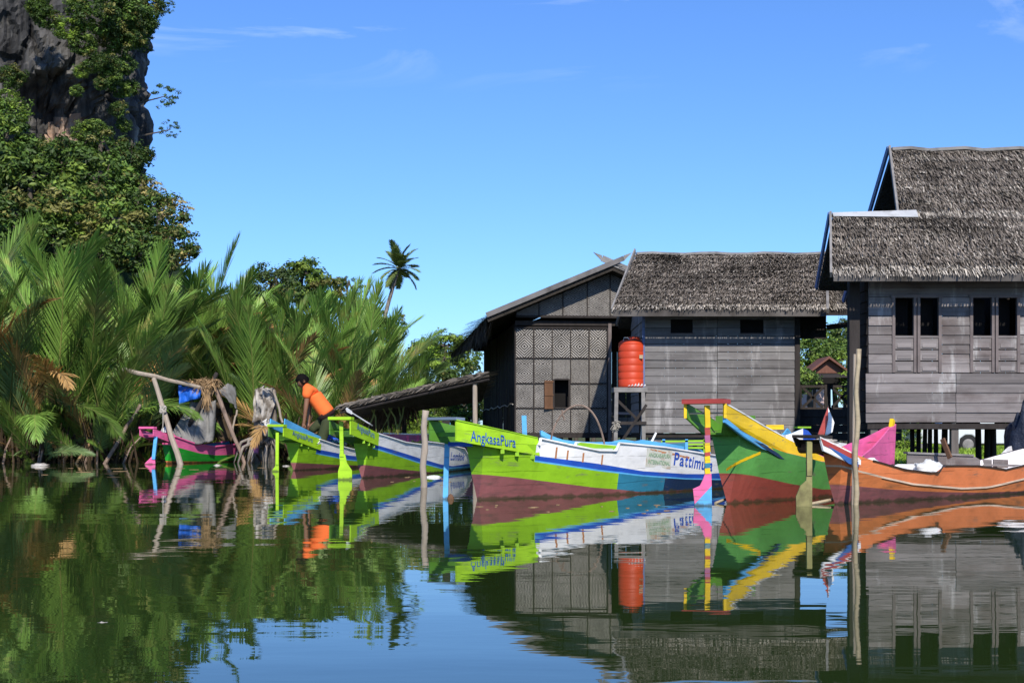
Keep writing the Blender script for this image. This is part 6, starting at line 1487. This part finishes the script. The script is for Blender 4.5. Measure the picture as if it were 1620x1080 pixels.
# ---- coconut palm
CF = [frond_mesh('coconut_frond', 2.35, 8, 42, .72, 85, .06, 200 + i, ['leaf_cocos', 'nipa_stalk'], .35, 1.1, .12, .035, 2) for i in range(3)]
def cocos():
    Y = 118; top = at(631, 424, Y); base = V((X(598, Y), Y, 0)); t = thing('coconut_palm', 'tall leaning coconut palm standing alone against the sky', 'palm', base)
    b = MB(); pts = [base.lerp(top, i / 10) + V((-.9 * math.sin(math.pi * i / 10), 0, 0)) for i in range(11)]; b.tube(pts, [.26 - .012 * i for i in range(11)], 8); b.build('trunk', 'palebark', t, True)
    rg = random.Random(4)
    for i in range(28):
        a = i * 2.4 + rg.uniform(-.2, .2); tl = R([3, 22, 42, 60, 80, 98, 118][i % 7])
        rot = (Matrix.Rotation(a, 3, 'Z') @ Matrix.Rotation(tl, 3, 'Y')).to_euler(); child('frond', CF[i % 3], t, top - base, rot, rg.uniform(.85, 1.05))
cocos()
# ---- grass and waterside herbs
def grass(name, label, area, n, h, seed, mname='grassblade', w_=.012, fz=None):
    rg = random.Random(seed); b = MB()
    for i in range(n):
        x, y = area(rg); z = gz(x, y)
        if z < .0: continue
        hh = h * rg.uniform(.4, 1.2); l = V((rg.gauss(0, .25), rg.gauss(0, .25), 1)).normalized(); q = V((rg.uniform(-1, 1), rg.uniform(-1, 1), 0)).normalized() * w_ * rg.uniform(.6, 1.5); p = V((x, y, z - .03)); m = p + l * hh * .55; e = m + (l + V((rg.gauss(0, .5), rg.gauss(0, .5), -.1))) * hh * .45
        b.v += [tuple(p - q), tuple(p + q), tuple(m - q * .8), tuple(m + q * .8), tuple(e)]; k = len(b.v) - 5; b.face((k, k + 1, k + 3, k + 2)); b.face((k + 2, k + 3, k + 4))
    struct(b.build(name, mname), 'stuff', label)
grass('grass', 'tall bright grass on the bank behind the lean-to', lambda g: (X(g.uniform(630, 765), 38), g.uniform(35.2, 46)), 16000, .75, 1, w_=.018)
grass('grass', 'short grass on the ground under and behind the stilt houses', lambda g: ((lambda y: (X(g.uniform(1230, 1700), y), y))(g.uniform(21, 70))), 26000, .22, 2, w_=.02)
grass('waterside_grass', 'thin weeds along the foot of the palm thicket', lambda g: ((lambda x: (x, interp(SHORE, x) + abs(g.gauss(0, .5))))(g.uniform(-15, -1))), 5000, .35, 3, w_=.012)
# ---- floating bits
rg = random.Random(31)
for px, py, s, lab, mn in ((64, 737, .22, 'pale leaf clump floating near the left palms', 'palecloth'), (344, 736, .10, 'pale floating husk in front of the pink boat', 'palecloth'), (685, 755, .14, 'white plastic scrap floating beside the bare mooring pole', 'whitecloth'),
                       (163, 984, .035, 'tiny pale leaf drifting on the open green water at lower left', 'palecloth'), (453, 737, .09, 'pale husk floating right of the stump roots', 'palecloth')):
    x, y = PX(px, py); heap('floating_debris', lab, 'debris', mn, (x, y, -.01), s, s * .5, s * .35, px, 12)
for i in range(34):
    px, py = rg.uniform(600, 1060), rg.uniform(746, 800); 
    if px < 745: px, py = rg.uniform(600, 742), rg.uniform(745, 768)
    else: py = rg.uniform(795, 812)
    x, y = PX(px, py); b = MB(); s = rg.uniform(.012, .03); a = rg.uniform(0, 6); b.prism([(x + math.cos(a + k) * s * (1.6 if k in (0, 3) else .8), y + math.sin(a + k) * s, .001) for k in range(6)], (0, 0, .004))
    solo(b, 'floating_leaf', 'straw', 'small dry leaf floating by the lime boats', 'leaf', (x, y, 0), 'dry leaves floating by the lime boats')
for i in range(30):
    x, y = PX(rg.uniform(0, 420), 739 + abs(rg.gauss(0, 7))); b = MB(); s = rg.uniform(.03, .09); a = rg.uniform(-.4, .4)
    b.prism([(x + math.cos(a + k) * s * (1.8 if k in (0, 3) else .9), y + math.sin(a + k) * s * .5, .001) for k in range(6)], (0, 0, .004))
    solo(b, 'floating_leaf', 'deadstalk' if i % 3 else 'straw', 'drab dead leaf floating below the palm thicket', 'leaf', (x, y, 0), 'dead leaves floating below the palms')
for i in range(26):      # fallen sticks and roots at the waterline
    px = rg.choice([rg.uniform(0, 225), rg.uniform(0, 225), rg.uniform(395, 470)]); Y = 34.6 if px < 225 else 35.0; x = X(px, Y); b = MB(); a = rg.uniform(-.6, .6); l = rg.uniform(.5, 1.3)
    b.tube([(x, Y, -.1), (x + a * .4, Y + .1, l * .5), (x + a, Y + .4, l)], [.03, .025, .015], 5)
    solo(b, 'dead_stalk', 'deadstalk' if i % 4 else 'pole', 'dead brown stalk leaning out of the water at the palm roots', 'stalk', (x, Y, -.1), 'dead stalks at the palm roots')
stick(222, 640, 163, 738, 35, 34.4, .04, .05, 'pole', 'long dead stem slanting into the water left of the pink boat')
stick(150, 690, 118, 736, 34.8, 34.5, .035, .03, 'straw', 'short yellow stem slanting into the water at the left palms')
# dead fronds hanging under the lean-to
b = MB(); rg = random.Random(66)
for i in range(500):
    px = rg.uniform(588, 655); Y = rg.uniform(31.2, 32.6); p = at(px, 640 - (px - 590) * .15, Y); e = p + V((rg.uniform(-.35, .2), rg.uniform(-.1, .1), -rg.uniform(.25, .8) * (1 - (px - 590) / 260))); q = V((rg.uniform(.01, .025), 0, 0)); b.poly([p - q, p + q, e + q * .3, e - q * .3])
solo(b, 'dry_frond_curtain', 'deadstalk', 'curtain of dead brown fronds hanging under the lean-to roof', 'fronds', at(640, 640, 32))
for i in range(7):
    px = 585 + i * 9; b = MB(); p = at(px, 640, 31); q = at(px + rg.uniform(-22, 22), 687, 30.9); b.tube([p, (p + q) / 2 + V((.06, 0, .05)), q], [.02, .018, .008], 5)
    solo(b, 'bent_frond_stalk', 'nipa_stalk', 'bent pale green frond stalk drooping before the lean-to', 'stalk', q, 'drooping frond stalks by the lean-to')

# ================================================================== hut and truck beyond
def hut():
    Y = 58; t = thing('garden_hut', 'small dark hut with rust-red gabled roof seen between the houses', 'hut', (X(1312, Y), Y, .07))
    q = lambda px, py, dy=0: at(px, py, Y + dy)
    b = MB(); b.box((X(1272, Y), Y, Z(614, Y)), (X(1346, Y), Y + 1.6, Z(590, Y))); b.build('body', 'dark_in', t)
    b = MB(); b.prism([q(1282, 591), q(1312, 569), q(1345, 591)], (0, 1.6, 0)); b.build('gable', 'redroof', t)
    b = MB(); b.prism([q(1276, 594, -.3), q(1312, 567, -.3), q(1312, 563, -.3), q(1271, 594, -.3)], (0, 2.2, 0)); b.prism([q(1312, 567, -.3), q(1350, 594, -.3), q(1355, 594, -.3), q(1312, 563, -.3)], (0, 2.2, 0)); b.build('roof', 'redroof', t)
    b = MB(); b.prism([q(1283, 591, -.5), q(1343, 591, -.5), q(1348, 597, -.9), q(1277, 597, -.9)], (0, .05, .0)); b.build('awning', 'dark', t)
    for px in (1289, 1310, 1337):
        b = MB(); b.box((X(px, Y) - .06, Y, -.05), (X(px, Y) + .06, Y + .12, Z(612, Y))); b.build('post', 'dark', t)
    b = MB(); Y2 = 63; b.box((X(1240, Y2), Y2, 0), (X(1306, Y2), Y2 + .3, Z(612, Y2))); b.prism([(X(1240, Y2), Y2 - .02, Z(637, Y2)), (X(1306, Y2), Y2 - .02, Z(637, Y2)), (X(1306, Y2), Y2 - .02, Z(640, Y2)), (X(1240, Y2), Y2 - .02, Z(640, Y2))], (0, -.05, 0))
    solo(b, 'garden_wall', 'palewall', 'pale pink rendered wall seen through the walkway railing', 'wall', (X(1270, Y2), Y2, 0))
hut()
def truck():
    Y = 50; t = thing('pickup_truck', 'white pickup truck parked on the grass behind the stilts', 'truck', (X(1530, Y), Y, .05)); q = lambda px, py, dy=0: at(px, py, Y + dy)
    b = MB(); b.prism([q(1440, 672), q(1500, 670), q(1500, 640), (X(1515, Y), Y, Z(628, Y)), (X(1555, Y), Y, Z(628, Y)), (X(1575, Y), Y, Z(668, Y)), q(1604, 673), q(1612, 680), q(1612, 698), q(1600, 702), q(1546, 702), q(1545, 694), q(1538, 688), q(1527, 688), q(1519, 694), q(1518, 703), q(1440, 701)], (0, 1.6, 0))
    o = b.build('body', 'car', t); md = o.modifiers.new('b', 'BEVEL'); md.width = .05; md.segments = 3; md.limit_method = 'ANGLE'
    for px in (1532, 1458, 1590 + 4):
        if px == 1594: continue
        for dy in (.02, 1.4):
            c = V((X(px, Y), Y + dy, .33)); b = MB(); b.lathe((0, 0, 0), [(.1, 0), (.28, 0), (.34, .03), (.35, .1), (.34, .17), (.28, .2), (.1, .2)], 24); b.v = [(c.x + x, c.y + z, c.z + y) for x, y, z in b.v]; wv = b.build('wheel', 'tyre', t, True)
            b = MB(); b.lathe((0, 0, 0), [(0, -.01), (.12, -.012), (.2, 0), (.21, .02)], 20); b.v = [(c.x + x, c.y + z - .005, c.z + y) for x, y, z in b.v]; b.build('rim', 'trim', wv, True)
    b = MB(); b.prism([q(1518, 644, -.01), q(1552, 644, -.01), q(1565, 666, -.01), q(1518, 666, -.01)], (0, .02, 0)); b.build('window', 'glass', t)
    b = MB(); b.box(tuple(q(1569, 695, -.02)), tuple(q(1573, 691, .02))); b.build('marker_light', 'orange', t)
    b = MB(); b.box(tuple(q(1600, 686, -.015)), tuple(q(1610, 679, .05))); b.build('headlight', 'glass', t)
    b = MB(); b.prism([q(1598, 697, -.03), q(1616, 695, -.03), q(1616, 701, -.03), q(1598, 703, -.03)], (0, 1.65, 0)); b.build('bumper', 'tyre', t)
    b = MB(); b.box(tuple(q(1519, 704, .3)), tuple(q(1610, 699, 1.3))); b.build('underbody', 'tyre', t)
    b = MB(); b.prism([q(1503, 676, -.008), q(1504, 676, -.008), q(1504, 700, -.008), q(1503, 700, -.008)], (0, .02, 0)); b.build('door_gap', 'tyre', t)
truck()
